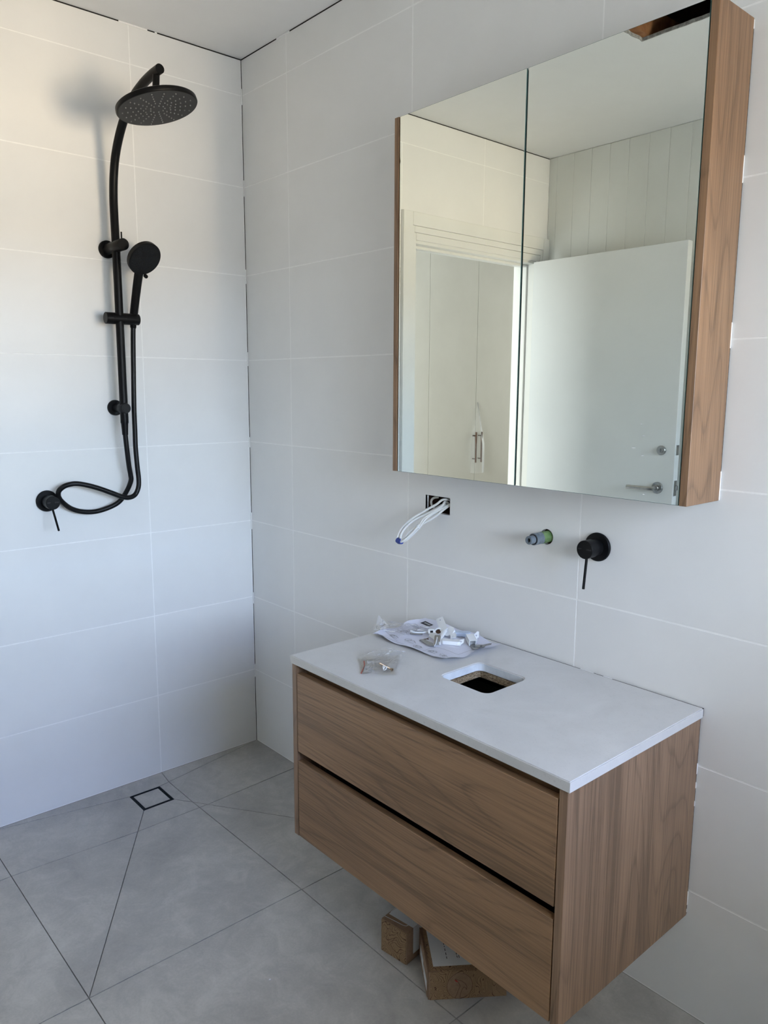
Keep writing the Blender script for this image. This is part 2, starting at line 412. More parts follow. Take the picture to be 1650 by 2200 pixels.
bm = bbox(WX-0.004, WX+0.12, WY0+0.001, WY1-0.001, WZ0+0.001, WZ0+0.012, 0.002); obj('window_sill', bm, TRIM, win)

# ceiling with the rough cut-out for a fan
CH = rect(1.008, 1.42, -1.186, -0.90)
jag = []
for (ax, ay), (bx, by) in zip(CH, CH[1:]+CH[:1]):
    for t in range(14):
        f = t/14; jag.append((ax+(bx-ax)*f+random.uniform(-.0022, .0022), ay+(by-ay)*f+random.uniform(-.0022, .0022)))
bm = B(); plate(bm, [rect(-0.02, WX+0.12, YF-0.1, 0.02), jag], H, H+0.012); ceil = obj('ceiling', bm, CEIL, kind='structure')
bm = B(); plate(bm, [jag, [((px-1.214)*0.985+1.214, (py+1.043)*0.98-1.043) for px, py in jag]], H+0.001, H+0.0115)
obj('plaster_edge', bm, m_simple_noise('torn_plaster', (0.25, 0.25, 0.24), (0.5, 0.5, 0.48), 90, 0.9), ceil)
bm = B(); box(bm, 0.99, 1.035, -1.5, -0.5, H+0.0125, H+0.10); obj('joist', bm, TIMBER, ceil)
bm = B(); box(bm, 1.50, 1.545, -1.5, -0.5, H+0.0125, H+0.10); obj('joist', bm, TIMBER, ceil)
bm = B(); box(bm, -0.02, WX+0.12, YF-0.1, 0.02, H+0.28, H+0.30); box(bm, 0.8, 0.82, YF, 0.0, H+0.02, H+0.28); box(bm, 1.7, 1.72, YF, 0, H+0.02, H+0.28)
box(bm, 0.8, 1.72, -1.55, -1.53, H+0.02, H+0.28); box(bm, 0.8, 1.72, -0.5, -0.48, H+0.02, H+0.28); obj('roof_void', bm, CAVITY, ceil)
bm = B(); tube(bm, catmull([(1.02, -1.12, H+0.10), (1.15, -1.10, H+0.08), (1.3, -1.13, H+0.10), (1.42, -1.08, H+0.12)], 6), 0.006, 8); obj('loose_cable', bm, DARK, ceil, smooth=60)

# ------------------------------------------------------------------ floor: tiles cut along the falls to the drain
DX0, DX1, DYa, DYb, DZd = 0.064, 0.180, -0.557, -0.447, -0.015
SX, SY = 0.888, -1.008
facets = [  # convex quads (x,y) + plane function
    ([(0, 0), (0, SY), (DX0, DYa), (DX0, DYb)], lambda x, y: DZd*(x/DX0)),
    ([(SX, SY), (SX, 0), (DX1, DYb), (DX1, DYa)], lambda x, y: DZd*((SX-x)/(SX-DX1))),
    ([(SX, 0), (0, 0), (DX0, DYb), (DX1, DYb)], lambda x, y: DZd*(y/DYb)),
    ([(0, SY), (SX, SY), (DX1, DYa), (DX0, DYa)], lambda x, y: DZd*((y-SY)/(DYa-SY)))]
def area2(P): return sum(P[i][0]*P[(i+1) % len(P)][1]-P[(i+1) % len(P)][0]*P[i][1] for i in range(len(P)))
def ccw(P): return P if area2(P) > 0 else P[::-1]
def clip_half(P, a, n, off=0.0):
    """keep points with (p-a).n >= off"""
    out = []
    for i in range(len(P)):
        p, q = P[i], P[(i+1) % len(P)]
        dp = (p[0]-a[0])*n[0]+(p[1]-a[1])*n[1]-off; dq = (q[0]-a[0])*n[0]+(q[1]-a[1])*n[1]-off
        if dp >= 0: out.append(p)
        if dp*dq < 0:
            t = dp/(dp-dq); out.append((p[0]+(q[0]-p[0])*t, p[1]+(q[1]-p[1])*t))
    return out
def clip_poly(P, Q, inset=0.0):
    Q = ccw(Q)
    for i in range(len(Q)):
        a, b = Q[i], Q[(i+1) % len(Q)]; L = math.hypot(b[0]-a[0], b[1]-a[1])
        P = clip_half(P, a, (-(b[1]-a[1])/L, (b[0]-a[0])/L), inset)
        if len(P) < 3: return []
    return P
zf = lambda x, y: 0.0
bm = B()
for Q, fn in facets:
    vs = [bm.verts.new(V(x, y, fn(x, y)-0.0035)) for x, y in ccw(Q)]; bm.faces.new(vs)
for r in (rect(SX, WX+0.12, YF-0.1, 0.02), rect(-0.02, SX, YF-0.1, SY)):
    bm.faces.new([bm.verts.new(V(x, y, -0.0035)) for x, y in r])
for r in (rect(-0.02, 0, SY, 0.02), rect(0, SX, 0, 0.02)):
    bm.faces.new([bm.verts.new(V(x, y, -0.0035)) for x, y in r])
box(bm, -0.02, WX+0.12, YF-0.1, 0.02, -0.09, -0.05)
floor = obj('floor', bm, FGROUT, kind='structure')
FXS = [0.0, 0.29, 0.888, 1.487, 2.085, 2.683, WX]; FYS = [0.0, -0.408, -1.008, -1.608, YF]
FJ = 0.0013
for i in range(len(FXS)-1):
    for k in range(len(FYS)-1):
        cell = rect(FXS[i], FXS[i+1], FYS[k+1], FYS[k])
        regions = facets if (FXS[i+1] <= SX+1e-6 and FYS[k+1] >= SY-1e-6) else [(cell, zf)]
        for Q, fn in regions:
            P = clip_poly(clip_poly(cell, cell, FJ), Q, FJ if Q is not cell else 0.0)
            if len(P) < 3 or abs(area2(P)) < 2e-4: continue
            P = ccw(P)
            if regions is facets:    # keep clear of the drain
                pass
            bm = B(); top = [bm.verts.new(V(x, y, fn(x, y))) for x, y in P]; bot = [bm.verts.new(V(x, y, fn(x, y)-0.009)) for x, y in P]
            bm.faces.new(top); bm.faces.new(bot[::-1]); n = len(P)
            for a in range(n): bm.faces.new((top[a], bot[a], bot[(a+1) % n], top[(a+1) % n]))
            obj('floor_tile', bm, FLOOR, floor)
# dark line where wall tiles meet the floor is the real 3 mm gap below the tiles
# drain
dr = thing('floor_drain', 'square tile-insert floor drain with black frame in the shower floor', 'drain', ((DX0+DX1)/2, (DYa+DYb)/2, DZd))
bm = B(); plate(bm, [rect(DX0, DX1, DYa, DYb), rect(DX0+.004, DX1-.004, DYa+.004, DYb-.004)], DZd-0.02, DZd+0.0004); obj('outer_frame', bm, BLACK, dr)
bm = B(); plate(bm, [rect(DX0+.0065, DX1-.0065, DYa+.0065, DYb-.0065), rect(DX0+.0095, DX1-.0095, DYa+.0095, DYb-.0095)], DZd-0.02, DZd+0.0002); obj('insert_tray', bm, BLACK, dr)
bm = B(); box(bm, DX0+.0005, DX1-.0005, DYa+.0005, DYb-.0005, DZd-0.022, DZd-0.018); obj('channel_base', bm, DARK, dr)
bm = bbox(DX0+.0098, DX1-.0098, DYa+.0098, DYb-.0098, DZd-0.012, DZd, 0.0005); obj('tile_insert', bm, FLOOR, dr)

# ------------------------------------------------------------------ door, trim, hall beyond
tr = thing('trim_1', None, None, (0.0, -1.5, 0.0), kind='structure')
def arch_pieces(o0, o1, zt):     # stepped architrave: sides and head
    pass
YA, YB = -1.035, YF+0.001        # outer edges
def arc(nm, y0, y1, z0, z1, t): obj(nm, bbox(0.0005, t, y0, y1, z0, z1, 0.0015), TRIM, tr)
arc('architrave_side', -1.090, YA, 0, 2.143, 0.019)
arc('architrave_bead', -1.104, -1.0905, 0, 2.087, 0.014)
arc('architrave_inner', -1.117, -1.1045, 0, 2.060, 0.010)
arc('architrave_side', YB, -1.993, 0, 2.143, 0.019)
arc('architrave_bead', -1.9925, -1.978, 0, 2.087, 0.014)
arc('architrave_inner', -1.9775, -1.955, 0, 2.060, 0.010)
arc('architrave_head', -1.9925, -1.0905, 2.0875, 2.143, 0.019)
arc('architrave_bead', -1.9775, -1.1045, 2.0605, 2.087, 0.014)
arc('architrave_inner', -1.9545, -1.1175, 2.030, 2.060, 0.010)
obj('door_jamb', bbox(-0.131, 0.0, DY1, DY1+0.019, 0, DZ+0.019, 0.0015), TRIM, tr)
obj('door_jamb', bbox(-0.131, 0.0, DY0-0.019, DY0, 0, DZ+0.019, 0.0015), TRIM, tr)
obj('door_jamb', bbox(-0.131, 0.0, DY0+.0005, DY1-.0005, DZ, DZ+0.019, 0.0015), TRIM, tr)
obj('door_stop', bbox(-0.075, -0.040, DY1-0.012, DY1, 0, DZ, 0.001), TRIM, tr)
obj('door_stop', bbox(-0.075, -0.040, DY0, DY0+0.012, 0, DZ, 0.001), TRIM, tr)
obj('door_stop', bbox(-0.075, -0.040, DY0+.013, DY1-.013, DZ-0.012, DZ, 0.001), TRIM, tr)
LY = -1.88; LX0, LX1 = 0.047, 0.848; LZ = 2.013
door = obj('door_1', bbox(LX0, LX1, LY-0.036, LY, 0.012, LZ, 0.0012), DOORP, kind='structure')
hx = 0.776
bm = B(); lathe(bm, (hx, LY, 0.967), (0, 1, 0), [(0, .026), (.006, .026), (.008, .0245)], 32); obj('handle_rose', bm, STEEL, door, smooth=40)
bm = B(); cyl(bm, (hx, LY+.006, .967), (hx, LY+.050, .967), .0085, seg=20)
tube(bm, catmull([(hx+.004, LY+.046, .967), (hx-.01, LY+.050, .967), (hx-.05, LY+.051, .966), (hx-.122, LY+.050, .965)], 6), .0088, 16); obj('door_handle', bm, STEEL, door, smooth=50)
bm = B(); lathe(bm, (hx, LY, 0.967), (0, 1, 0), [(.008, .013), (.018, .013), (.020, .011)], 24); obj('handle_collar', bm, STEEL, door, smooth=40)
bm = B(); lathe(bm, (hx+.009, LY, 1.134), (0, 1, 0), [(0, .021), (.007, .021), (.009, .019)], 32); obj('lock_rose', bm, STEEL, door, smooth=40)
bm = B(); lathe(bm, (hx+.009, LY, 1.134), (0, 1, 0), [(.009, .0125), (.012, .0125), (.013, .011)], 24); box(bm, hx+.006, hx+.012, LY+.012, LY+.020, 1.126, 1.142); obj('turn_snib', bm, STEEL, door, smooth=30)
for z, hh in ((1.137, .022), (0.970, .034)):
    obj('latch_plate', bbox(LX1-.001, LX1+.0018, LY-.030, LY-.006, z-hh, z+hh, .0006), STEEL, door)
obj('latch_bolt', bbox(LX1+.001, LX1+.011, LY-.024, LY-.012, .962, .982, .001), STEEL, door)
for z in (0.22, 1.05, 1.82):
    bm = B(); cyl(bm, (0.030, LY-.036, z-.045), (0.030, LY-.036, z+.045), .0065, seg=16); box(bm, .030, LX0+.0005, LY-.0375, LY-.0345, z-.045, z+.045); obj('hinge', bm, STEEL, door)
# hall
bm = B(); box(bm, -1.9, -0.131, -4.6, 0.0, -0.03, 0.0); obj('floor_hall', bm, m_simple_noise('hall_floor', (0.30, 0.27, 0.23), (0.34, 0.30, 0.26), 6, 0.6), kind='structure')
bm = B(); box(bm, -1.9, -0.131, -4.6, 0.0, 2.55, 2.6); obj('ceiling_hall', bm, CEIL, kind='structure')
bm = B(); box(bm, -1.95, -1.9, -4.6, 0.0, 0, 2.55); box(bm, -1.95, -0.131, -4.65, -4.6, 0, 2.55); box(bm, -1.95, -0.131, 0.0, 0.05, 0, 2.55)
box(bm, -0.131, -0.081, -4.6, YF-0.121, 0, 2.55); obj('wall_hall', bm, PAINT, kind='structure')
wd = thing('wardrobe', 'pale built-in wardrobe with bronze bar handles, seen through the doorway in the mirror', 'wardrobe', (-1.5, -2.9, 0.0))
XW = -1.2
bm = B(); box(bm, XW-0.6, XW-0.022, -4.3, -1.45, 0.0, 2.42); obj('carcass', bm, WARD, wd)
ys = [-1.46, -1.93, -2.398, -2.868, -3.355, -3.83, -4.28]
for i, (a, b) in enumerate(zip(ys, ys[1:])):
    d_ = obj('wardrobe_door', bbox(XW-0.02, XW, b+.002, a-.002, 0.06, 2.40, .001), WARD, wd)
    hy = (b+.027) if i % 2 == 0 else (a-.032)
    if i % 2 == 0: hy = b+.026
    bm = B(); cyl(bm, (XW+.032, hy, .876), (XW+.032, hy, 1.092), .0062, seg=12)
    for z in (.902, 1.066): cyl(bm, (XW, hy, z), (XW+.032, hy, z), .0042, seg=10)
    obj('bar_handle', bm, BRONZE, d_, smooth=50)
# clear sleeve left over the pair of handles on the wardrobe
slv = thing('plastic_sleeve', 'thin clear plastic film hanging over the pair of wardrobe bar handles', 'plastic film', (XW+.02, -2.88, 1.0))
bm = B(); rows_ = []
for k in range(13):
    t = k/12; z = 1.30-t*0.50; hw = 0.002+0.058*min(1, t*1.7)**1.2; r = []
    for i in range(11):
        u = i/10*2-1; r.append(bm.verts.new(V(XW+0.004+0.046*min(1, t*1.7)*(1-u*u)**.5+0.004*math.sin(u*9+t*3), -2.882+u*hw, z)))
    rows_.append(r)
for a, b in zip(rows_, rows_[1:]):
    for i in range(10): bm.faces.new((a[i], a[i+1], b[i+1], b[i]))
obj('film', bm, m_film('sleeve_film', clear=0.9, rough=0.15), slv, smooth=180)

# ------------------------------------------------------------------ mirror cabinet
CX0, CX1, CD, CZ0, CZ1 = 0.960, 1.808, 0.137, 1.1755, 2.080
mc = thing('mirror_cabinet', 'wall-hung mirror cabinet with two mirror doors and woodgrain sides above the vanity', 'cabinet', ((CX0+CX1)/2, -0.07, CZ0))
obj('side_panel', bbox(CX0, CX0+.016, -CD, -.004, CZ0, CZ1, .0008), WOODC, mc)
obj('side_panel', bbox(CX1-.016, CX1, -CD, -.004, CZ0, CZ1, .0008), WOODC, mc)
bm = B(); box(bm, CX0+.0165, CX1-.0165, -.112, -.004, CZ0+.006, CZ0+.022); box(bm, CX0+.0165, CX1-.0165, -.112, -.004, CZ1-.022, CZ1-.006)
box(bm, CX0+.0165, CX1-.0165, -.012, -.004, CZ0+.0225, CZ1-.0225); obj('carcass', bm, WHITEP, mc)
for a, b in ((CX0+.019, 1.3835), (1.3875, CX1-.018)):
    dn = obj('mirror_door', bbox(a+.001, b-.001, -.130, -.113, CZ0+.002, CZ1-.002, .0006), DARK, mc)
    e_ = obj('glass_edge', bbox(a, b, -.1350, -.1302, CZ0, CZ1, .0004), GLASSE, dn)
    bm = B(); box(bm, a+.0008, b-.0008, -.1353, -.1349, CZ0+.0008, CZ1-.0008); obj('mirror_glass', bm, MIR, dn)
bm = B(); box(bm, CX1-.012, CX1-.0012, -.0036, -.0004, CZ0+.002, CZ1-.002); obj('painted_gap_shade', bm, DARK, mc)  # dark strip paints the shade of the open gap behind the cabinet side
bm = B()
for sx, sz, sl in ((1.7016, 1.3305, .0022), (1.7071, 1.3076, .0030), (1.687, 1.2822, .0034), (1.7076, 1.2676, .0028), (1.7156, 1.1902, .0020)):
    box(bm, sx-sl, sx+sl, -.1358, -.1353, sz-.0005, sz+.0005)
obj('dried_drips', bm, WHITEP, mc, kind='stuff')
for z0, z1 in ((1.176, 1.235), (1.48, 1.53), (1.79, 1.84), (2.062, 2.078)):
    bm = bbox(CX1-.010, CX1-.0002, -.0040, -.0006, z0, z1, .0006); obj('silicone_dab', bm, GROUT, mc)

# ------------------------------------------------------------------ vanity
VX0, VX1, VD, VZ0, VZ1 = 0.9635, 1.8035, 0.480, 0.238, 0.7065
va = thing('vanity_unit', 'wall-hung woodgrain vanity with two wide drawers under the mirror cabinet', 'cabinet', ((VX0+VX1)/2, -0.24, VZ0))
obj('side_panel', bbox(VX0, VX0+.018, -VD, -.004, VZ0, VZ1, .0008), WOODZ, va)
obj('side_panel', bbox(VX1-.018, VX1, -VD, -.004, VZ0, VZ1, .0008), WOODZ, va)
bm = B(); box(bm, VX0+.0185, VX1-.0185, -VD+.03, -.004, VZ0+.004, VZ0+.018); obj('bottom_panel', bm, WOODX, va)
bm = B(); box(bm, VX0+.0185, VX1-.0185, -.016, -.004, VZ0+.019, VZ1-.001); obj('back_panel', bm, DARK, va)
CUT = rrect(1.307, 1.4555, -0.2965, -0.1525, 0.018)
CUTB = rrect(1.3095, 1.453, -0.294, -0.155, 0.004)
bm = B(); plate(bm, [rect(VX0+.0185, VX1-.0185, -VD+.045, -.0165), CUTB], VZ1-.0165, VZ1-.0005); obj('chipboard_top', bm, CHIP, va)
bm = B(); box(bm, VX0+.0185, VX1-.0185, -VD+.034, -VD+.044, VZ1-.05, VZ1-.001); obj('front_rail', bm, WOODX, va)
for z0, z1, m_ in ((0.475, 0.6855, WOODX), (0.240, 0.4495, WOODX2)):
    bm = B(); box(bm, VX0+.0205, VX1-.0205, -VD, -VD+.018, z0, z1); bev(bm, .0008); d_ = obj('drawer_front', bm, m_, va)
    bm = B(); a, b, c, d = VX0+.03, VX1-.03, -VD+.0185, -.06; zt = z1-.05; zb = z0+.012
    box(bm, a, b, c, c+.012, zb, zt); box(bm, a, b, d-.012, d, zb, zt); box(bm, a, a+.012, c+.0125, d-.0125, zb, zt); box(bm, b-.012, b, c+.0125, d-.0125, zb, zt)
    box(bm, a+.0125, b-.0125, c+.0125, d-.0125, zb, zb+.01); obj('drawer_box', bm, DARK, d_)
for z0, z1 in ((.244, .252), (.262, .295), (.575, .60), (.542, .556), (.500, .512)):
    bm = bbox(VX1-.012, VX1-.0002, -.0040, -.0006, z0, z1, .0006); obj('silicone_dab', bm, GROUT, va)
bm = B(); box(bm, VX1-.012, VX1-.0012, -.0036, -.0004, VZ0+.002, VZ1); obj('painted_gap_shade', bm, DARK, va)  # shade in the open gap behind the vanity side, painted as a dark strip
bt = thing('benchtop', 'pale grey stone benchtop with a square cut-out on the vanity', 'benchtop', (1.38, -0.24, VZ1))
BX0, BX1, BY0, BZ0, BZ1 = 0.959, 1.808, -0.482, 0.7075, 0.728
bm = B(); plate(bm, [rect(BX0, BX1, BY0, -.0035), CUT], BZ0, BZ1)
ed = [e for e in bm.edges if len(e.link_faces) == 2 and e.calc_face_angle(0) > 0.6 and (max(v.co.z for v in e.verts) > BZ1-1e-5) and abs(e.verts[0].co.z-e.verts[1].co.z) < 1e-5]
bmesh.ops.bevel(bm, geom=ed, offset=.0018, segments=2, affect='EDGES')
obj('stone_slab', bm, STONE, bt)
bm = B(); plate(bm, [[(x_+(0.0004 if x_ < 1.38 else -0.0004), y_) for x_, y_ in CUT], rrect(1.3083, 1.4542, -0.2952, -0.1538, 0.0168)], BZ0+.0005, BZ1-.0022)
obj('cut_edge_film', bm, m_simple_noise('white_residue', (0.72, 0.76, 0.80), (0.60, 0.64, 0.68), 30, 0.25), bt, label='pale smeared inner edge of the cut-out')
bm = B(); box(bm, BX0+.004, BX1-.0005, -.0033, -.0004, BZ0+.002, BZ1-.0012); obj('painted_gap_shade', bm, DARK, bt, label='dark strip painting the shade in the gap along the wall')  # dark strip stands in for the shade in the unfilled gap at the wall
for a_, b_ in ((1.498, 1.535), (1.562, 1.585), (.962, 1.0)):
    bm = B(); tube(bm, [(a_, -.0018, BZ1-.0008), ((a_+b_)/2, -.0018, BZ1-.0006), (b_, -.0018, BZ1-.0008)], .0011, 6); obj('silicone_line', bm, GROUT, bt)

# ------------------------------------------------------------------ shower column
SYc = -0.514
sh = thing('shower_column', 'matt black curved shower column with round rain head on the left tiled wall', 'shower', (0.0, SYc, 1.26))
rp = catmull([(.074, SYc, 1.285), (.074, SYc, 1.45), (.074, SYc, 1.7), (.0735, SYc, 1.85), (.072, SYc, 1.92), (.0735, SYc, 1.985), (.084, SYc, 2.045), (.104, SYc, 2.098), (.140, SYc, 2.148), (.186, SYc, 2.190), (.245, SYc, 2.224), (.309, SYc, 2.243), (.370, SYc, 2.2515), (.424, SYc, 2.2535)], 8)
bm = B(); tube(bm, rp, .0128, 24); obj('riser_rail', bm, BLACK, sh, smooth=50)
bm = B(); lathe(bm, (0.0006, SYc, 1.331), (1, 0, 0), [(0, .0255), (.007, .0255), (.009, .024)], 36); obj('wall_flange', bm, BLACK, sh, smooth=40)
bm = B(); lathe(bm, (0.009, SYc, 1.331), (1, 0, 0), [(0, .0125), (.035, .0125), (.042, .016), (.081, .0165), (.0825, .0155)], 32); obj('wall_bracket', bm, BLACK, sh, smooth=40)
bm = B(); lathe(bm, (0.0006, SYc, 1.834), (1, 0, 0), [(0, .0275), (.007, .0275), (.009, .026)], 36); obj('wall_flange', bm, BLACK, sh, smooth=40)
bm = B(); lathe(bm, (0.009, SYc, 1.834), (1, 0, 0), [(0, .0165), (.030, .0165), (.032, .0175), (.122, .0180), (.1235, .017)], 36); ub = obj('wall_bracket', bm, BLACK, sh, smooth=40)
bm = B(); cyl(bm, (.119, SYc, 1.848), (.119, SYc, 1.872), .0023, seg=12); obj('diverter_lever', bm, BLACK, ub, smooth=50)
bm = B(); lathe(bm, (.074, SYc, 1.318), (0, 0, -1), [(0, .0128), (.034, .0128), (.035, .0118), (.037, .0118), (.0375, .0112), (.058, .0100), (.073, .0095)], 28); obj('outlet_nut', bm, BLACK, sh, smooth=30)
# slider holder
SZ = 1.613
bm = B(); lathe(bm, (.071, -.5585, SZ+.001), (0, 1, 0), [(0, .0170), (.001, .0182), (.0200, .0182), (.0203, .0178), (.0206, .0182), (.0625, .0182), (.0628, .0178), (.0631, .0182), (.108, .0175), (.109, .0165)], 36); obj('slide_holder', bm, BLACK, sh, smooth=30)
# rain head
hn = V(0.168, 0.165, -1).normalized(); hc = V(.400, SYc, 2.157)
hu, hv = frame_of(hn)
bm = B(); lathe(bm, hc-hn*.017, hn, [(-.004, .020), (0, .045), (.002, .1085), (.004, .1110), (.013, .1120), (.0155, .1105), (.0165, .1095)], 72); rh = obj('rain_head', bm, BLACK, sh, smooth=40)
bm = B(); lathe(bm, hc-hn*.0012, hn, [(0, .1085), (.0012, .108)], 72); obj('spray_plate', bm, BLACKN, rh, smooth=30)
bm = B(); nz = 0
for k in range(18):
    a0 = 2*PI*k/18+0.05
    for j in range(6):
        if k % 2 == 1 and j < 1: continue
        r = .020+.0142*j+(.004 if k % 2 else 0)
        if r > .100: continue
        a = a0; lathe(bm, hc+(hu*math.cos(a)+hv*math.sin(a))*r, hn, [(0, .0019), (.0022, .0013)], 8); nz += 1
obj('nozzles', bm, RUBBER, rh, kind='stuff')
bm = B(); top_ = V(.4005, SYc, 2.246); q_ = hc-hn*.020; cyl(bm, top_, q_, .0095, seg=24); lathe(bm, q_, -hn, [(-.004, .017), (.006, .014), (.010, .0095)], 24); obj('head_stem', bm, BLACK, sh, smooth=40)

# hand shower with hose
hs = thing('hand_shower', 'round black hand shower on a long looping black hose', 'hand shower', (0.07, -0.465, 1.5))
hn2 = V(.78, .17, -.60).normalized(); hc2 = V(.165, -.4605, 1.790)
bm = B(); lathe(bm, hc2-hn2*.020, hn2, [(-.003, .020), (0, .046), (.004, .0535), (.018, .0545), (.020, .0530)], 56); hd = obj('spray_head', bm, BLACK, hs, smooth=40)
bm = B(); lathe(bm, hc2-hn2*.0006, hn2, [(0, .0515), (.0014, .0505)], 56); obj('spray_face', bm, mat('black_spray_face', (0.004, 0.0045, 0.005), 0.35, spec=0.25), hd, smooth=30)
bm = B(); u_, v_ = frame_of(hn2)
for k in range(5):
    for a in range(8+k*5):
        t = 2*PI*a/(8+k*5)+k*.3; r = .014+.0075*k
        lathe(bm, hc2+hn2*.0006+(u_*math.cos(t)+v_*math.sin(t))*r, hn2, [(0, .0011), (.0014, .0008)], 6)
obj('nozzles', bm, mat('dark_nozzle', (0.012, 0.013, 0.018), 0.4), hd, kind='stuff')
hb = V(.0635, -.463, 1.606)
hp = catmull([hb, (.0665, -.463, 1.628), (.087, -.463, 1.681), (.103, -.4625, 1.722), (.118, -.462, 1.755), (.134, -.461, 1.776)], 6)
bm = B(); tube(bm, hp, lambda t: (.0105 if t < .14 else .0128+.0012*t), 22); obj('handle', bm, BLACK, hs, smooth=40)
bm = B(); cyl(bm, (.140, -.452, 1.745), (.148, -.452, 1.741), .0060, seg=14); obj('mode_button', bm, BLACK, hs, smooth=40)
bm = B(); lathe(bm, (.0615, -.4645, 1.586), (.05, .02, 1), [(0, .0078), (.004, .0098), (.022, .0105)], 20); obj('hose_nut', bm, BLACK, hs, smooth=40)
HOSEP = [[0.074, -0.514, 1.250], [0.072, -0.5104, 1.2054], [0.066, -0.503, 1.1433], [0.062, -0.4973, 1.1117], [0.06, -0.4964, 1.0909], [0.05, -0.5083, 1.0566], [0.04, -0.5299, 1.0234], [0.032, -0.5623, 1.0053], [0.028, -0.6077, 0.9954], [0.028, -0.6529, 1.0], [0.032, -0.6904, 1.0164], [0.042, -0.7217, 1.0462], [0.048, -0.7280, 1.0711], [0.054, -0.7154, 1.0872], [0.06, -0.6955, 1.0950], [0.064, -0.6679, 1.0950], [0.07, -0.6191, 1.0804], [0.074, -0.5686, 1.0584], [0.076, -0.536, 1.0435], [0.075, -0.5121, 1.0381], [0.072, -0.4897, 1.0452], [0.07, -0.4765, 1.0673], [0.068, -0.4726, 1.0949], [0.066, -0.4749, 1.1416], [0.064, -0.4767, 1.2034], [0.062, -0.4753, 1.2493], [0.062, -0.4748, 1.3255], [0.062, -0.4719, 1.4162], [0.062, -0.4676, 1.5356], [0.062, -0.4649, 1.5904]]
bm = B(); tube(bm, catmull(HOSEP, 8), .0080, 16); obj('hose', bm, HOSE, hs, smooth=60)

# ------------------------------------------------------------------ mixers
MARK = mat('faint_grey_marking', (0.06, 0.06, 0.062), 0.6)
def mixer(label, base, n, side, prongs):
    """base on wall, n outward normal, side = horizontal right vector seen from the room"""
    base = Vector(base); n = Vector(n); side = Vector(side); up = V(0, 0, 1)
    t = thing('wall_mixer', label, 'tap', base)
    bm = B(); lathe(bm, base+n*.0006, n, [(0, .0330), (.003, .0340), (.006, .0338), (.008, .0325)], 48); obj('flange', bm, BLACK, t, smooth=35)
    bm = B(); lathe(bm, base+n*.008, n, [(0, .0190), (.018, .0190), (.0185, .0175), (.021, .0175)], 40); obj('body', bm, BLACK, t, smooth=35)
    k0, k1, lev0, lev1, tilt = prongs
    bm = B(); lathe(bm, base+n*k0, n, [(0, .0205), (.001, .0215), (k1-k0-.0012, .0215), (k1-k0, .0203)], 48); kn = obj('knob', bm, BLACK, t, smooth=35)
    M = Matrix.Identity(4)
    for i_, vec in enumerate((side, up, n)):
        for j_ in range(3): M[j_][i_] = vec[j_]
    for txt, dx in (('HOT', -.0125), ('COLD', .0115)):
        MM = Matrix.Translation(base+n*(k1+.0002)+side*dx+up*(.001)) @ M
        me = text_mesh(txt, .0046, MM, 'marking'); obj('marking', me, MARK, kn)
    bm = B(); cyl(bm, base+lev0, base+lev1, .0032, .0032, 16, .0006); obj('lever', bm, BLACK, t, smooth=40)
    return t
mixer('round black mixer tap on the left wall beside the looped shower hose', (0, -.750, 1.041), (1, 0, 0), (0, 1, 0), (.029, .061, V(.050, 0, -.018), V(.097, 0, -.083), 0))
mixer('round black mixer tap on the wall between the vanity and mirror cabinet', (1.530, 0, 1.035), (0, -1, 0), (1, 0, 0), (.029, .057, V(0, -.046, -.018), V(0, -.054, -.093), 0))

# ------------------------------------------------------------------ spout pipe stub
pp = thing('pipe_stub', 'green and grey plastic spout outlet sticking out left of the vanity mixer', 'pipe', (1.381, 0.0, 1.0365))
pc = V(1.381, 0.02, 1.0365)
bm = B(); lathe(bm, pc, (0, -1, 0), [(0, .0150), (.045, .0150), (.046, .0145)], 32); obj('green_sleeve', bm, GREEN, pp, smooth=35, label='green half of the plastic sleeve')
bm = B(); lathe(bm, V(1.381, -.026, 1.0365), (0, -1, 0), [(0, .0149), (.0265, .0149), (.0275, .0138)], 32); gs = obj('grey_collar', bm, GREYP, pp, smooth=35)
for a in range(4):
    t = a*PI/2+.5; bm = bbox(-.004, .004, -.0008, .0012, -.004, .014, .0005, M=Matrix.Translation((1.381, -.030, 1.0365)) @ Matrix.Rotation(t, 4, 'Y') @ Matrix.Translation((0, 0, .0148)) @ Matrix.Rotation(PI/2, 4, 'X')); obj('rib', bm, GREYP, gs)
bm = B(); lathe(bm, V(1.381, -.0535, 1.0365), (0, -1, 0), [(0, .0132), (.0012, .0132)], 32); obj('seal_ring', bm, DARK, pp)
bm = B(); lathe(bm, V(1.381, -.0547, 1.0365), (0, -1, 0), [(0, .0105), (.0155, .0105), (.0168, .0098), (.0168, .0056), (.008, .0050)], 32); obj('threaded_tip', bm, GREYP, pp, smooth=35)
bm = B(); lathe(bm, V(1.381, -.0640, 1.0365), (0, -1, 0), [(0, .0052), (.001, .0052)], 24); obj('bore', bm, DARK, pp)

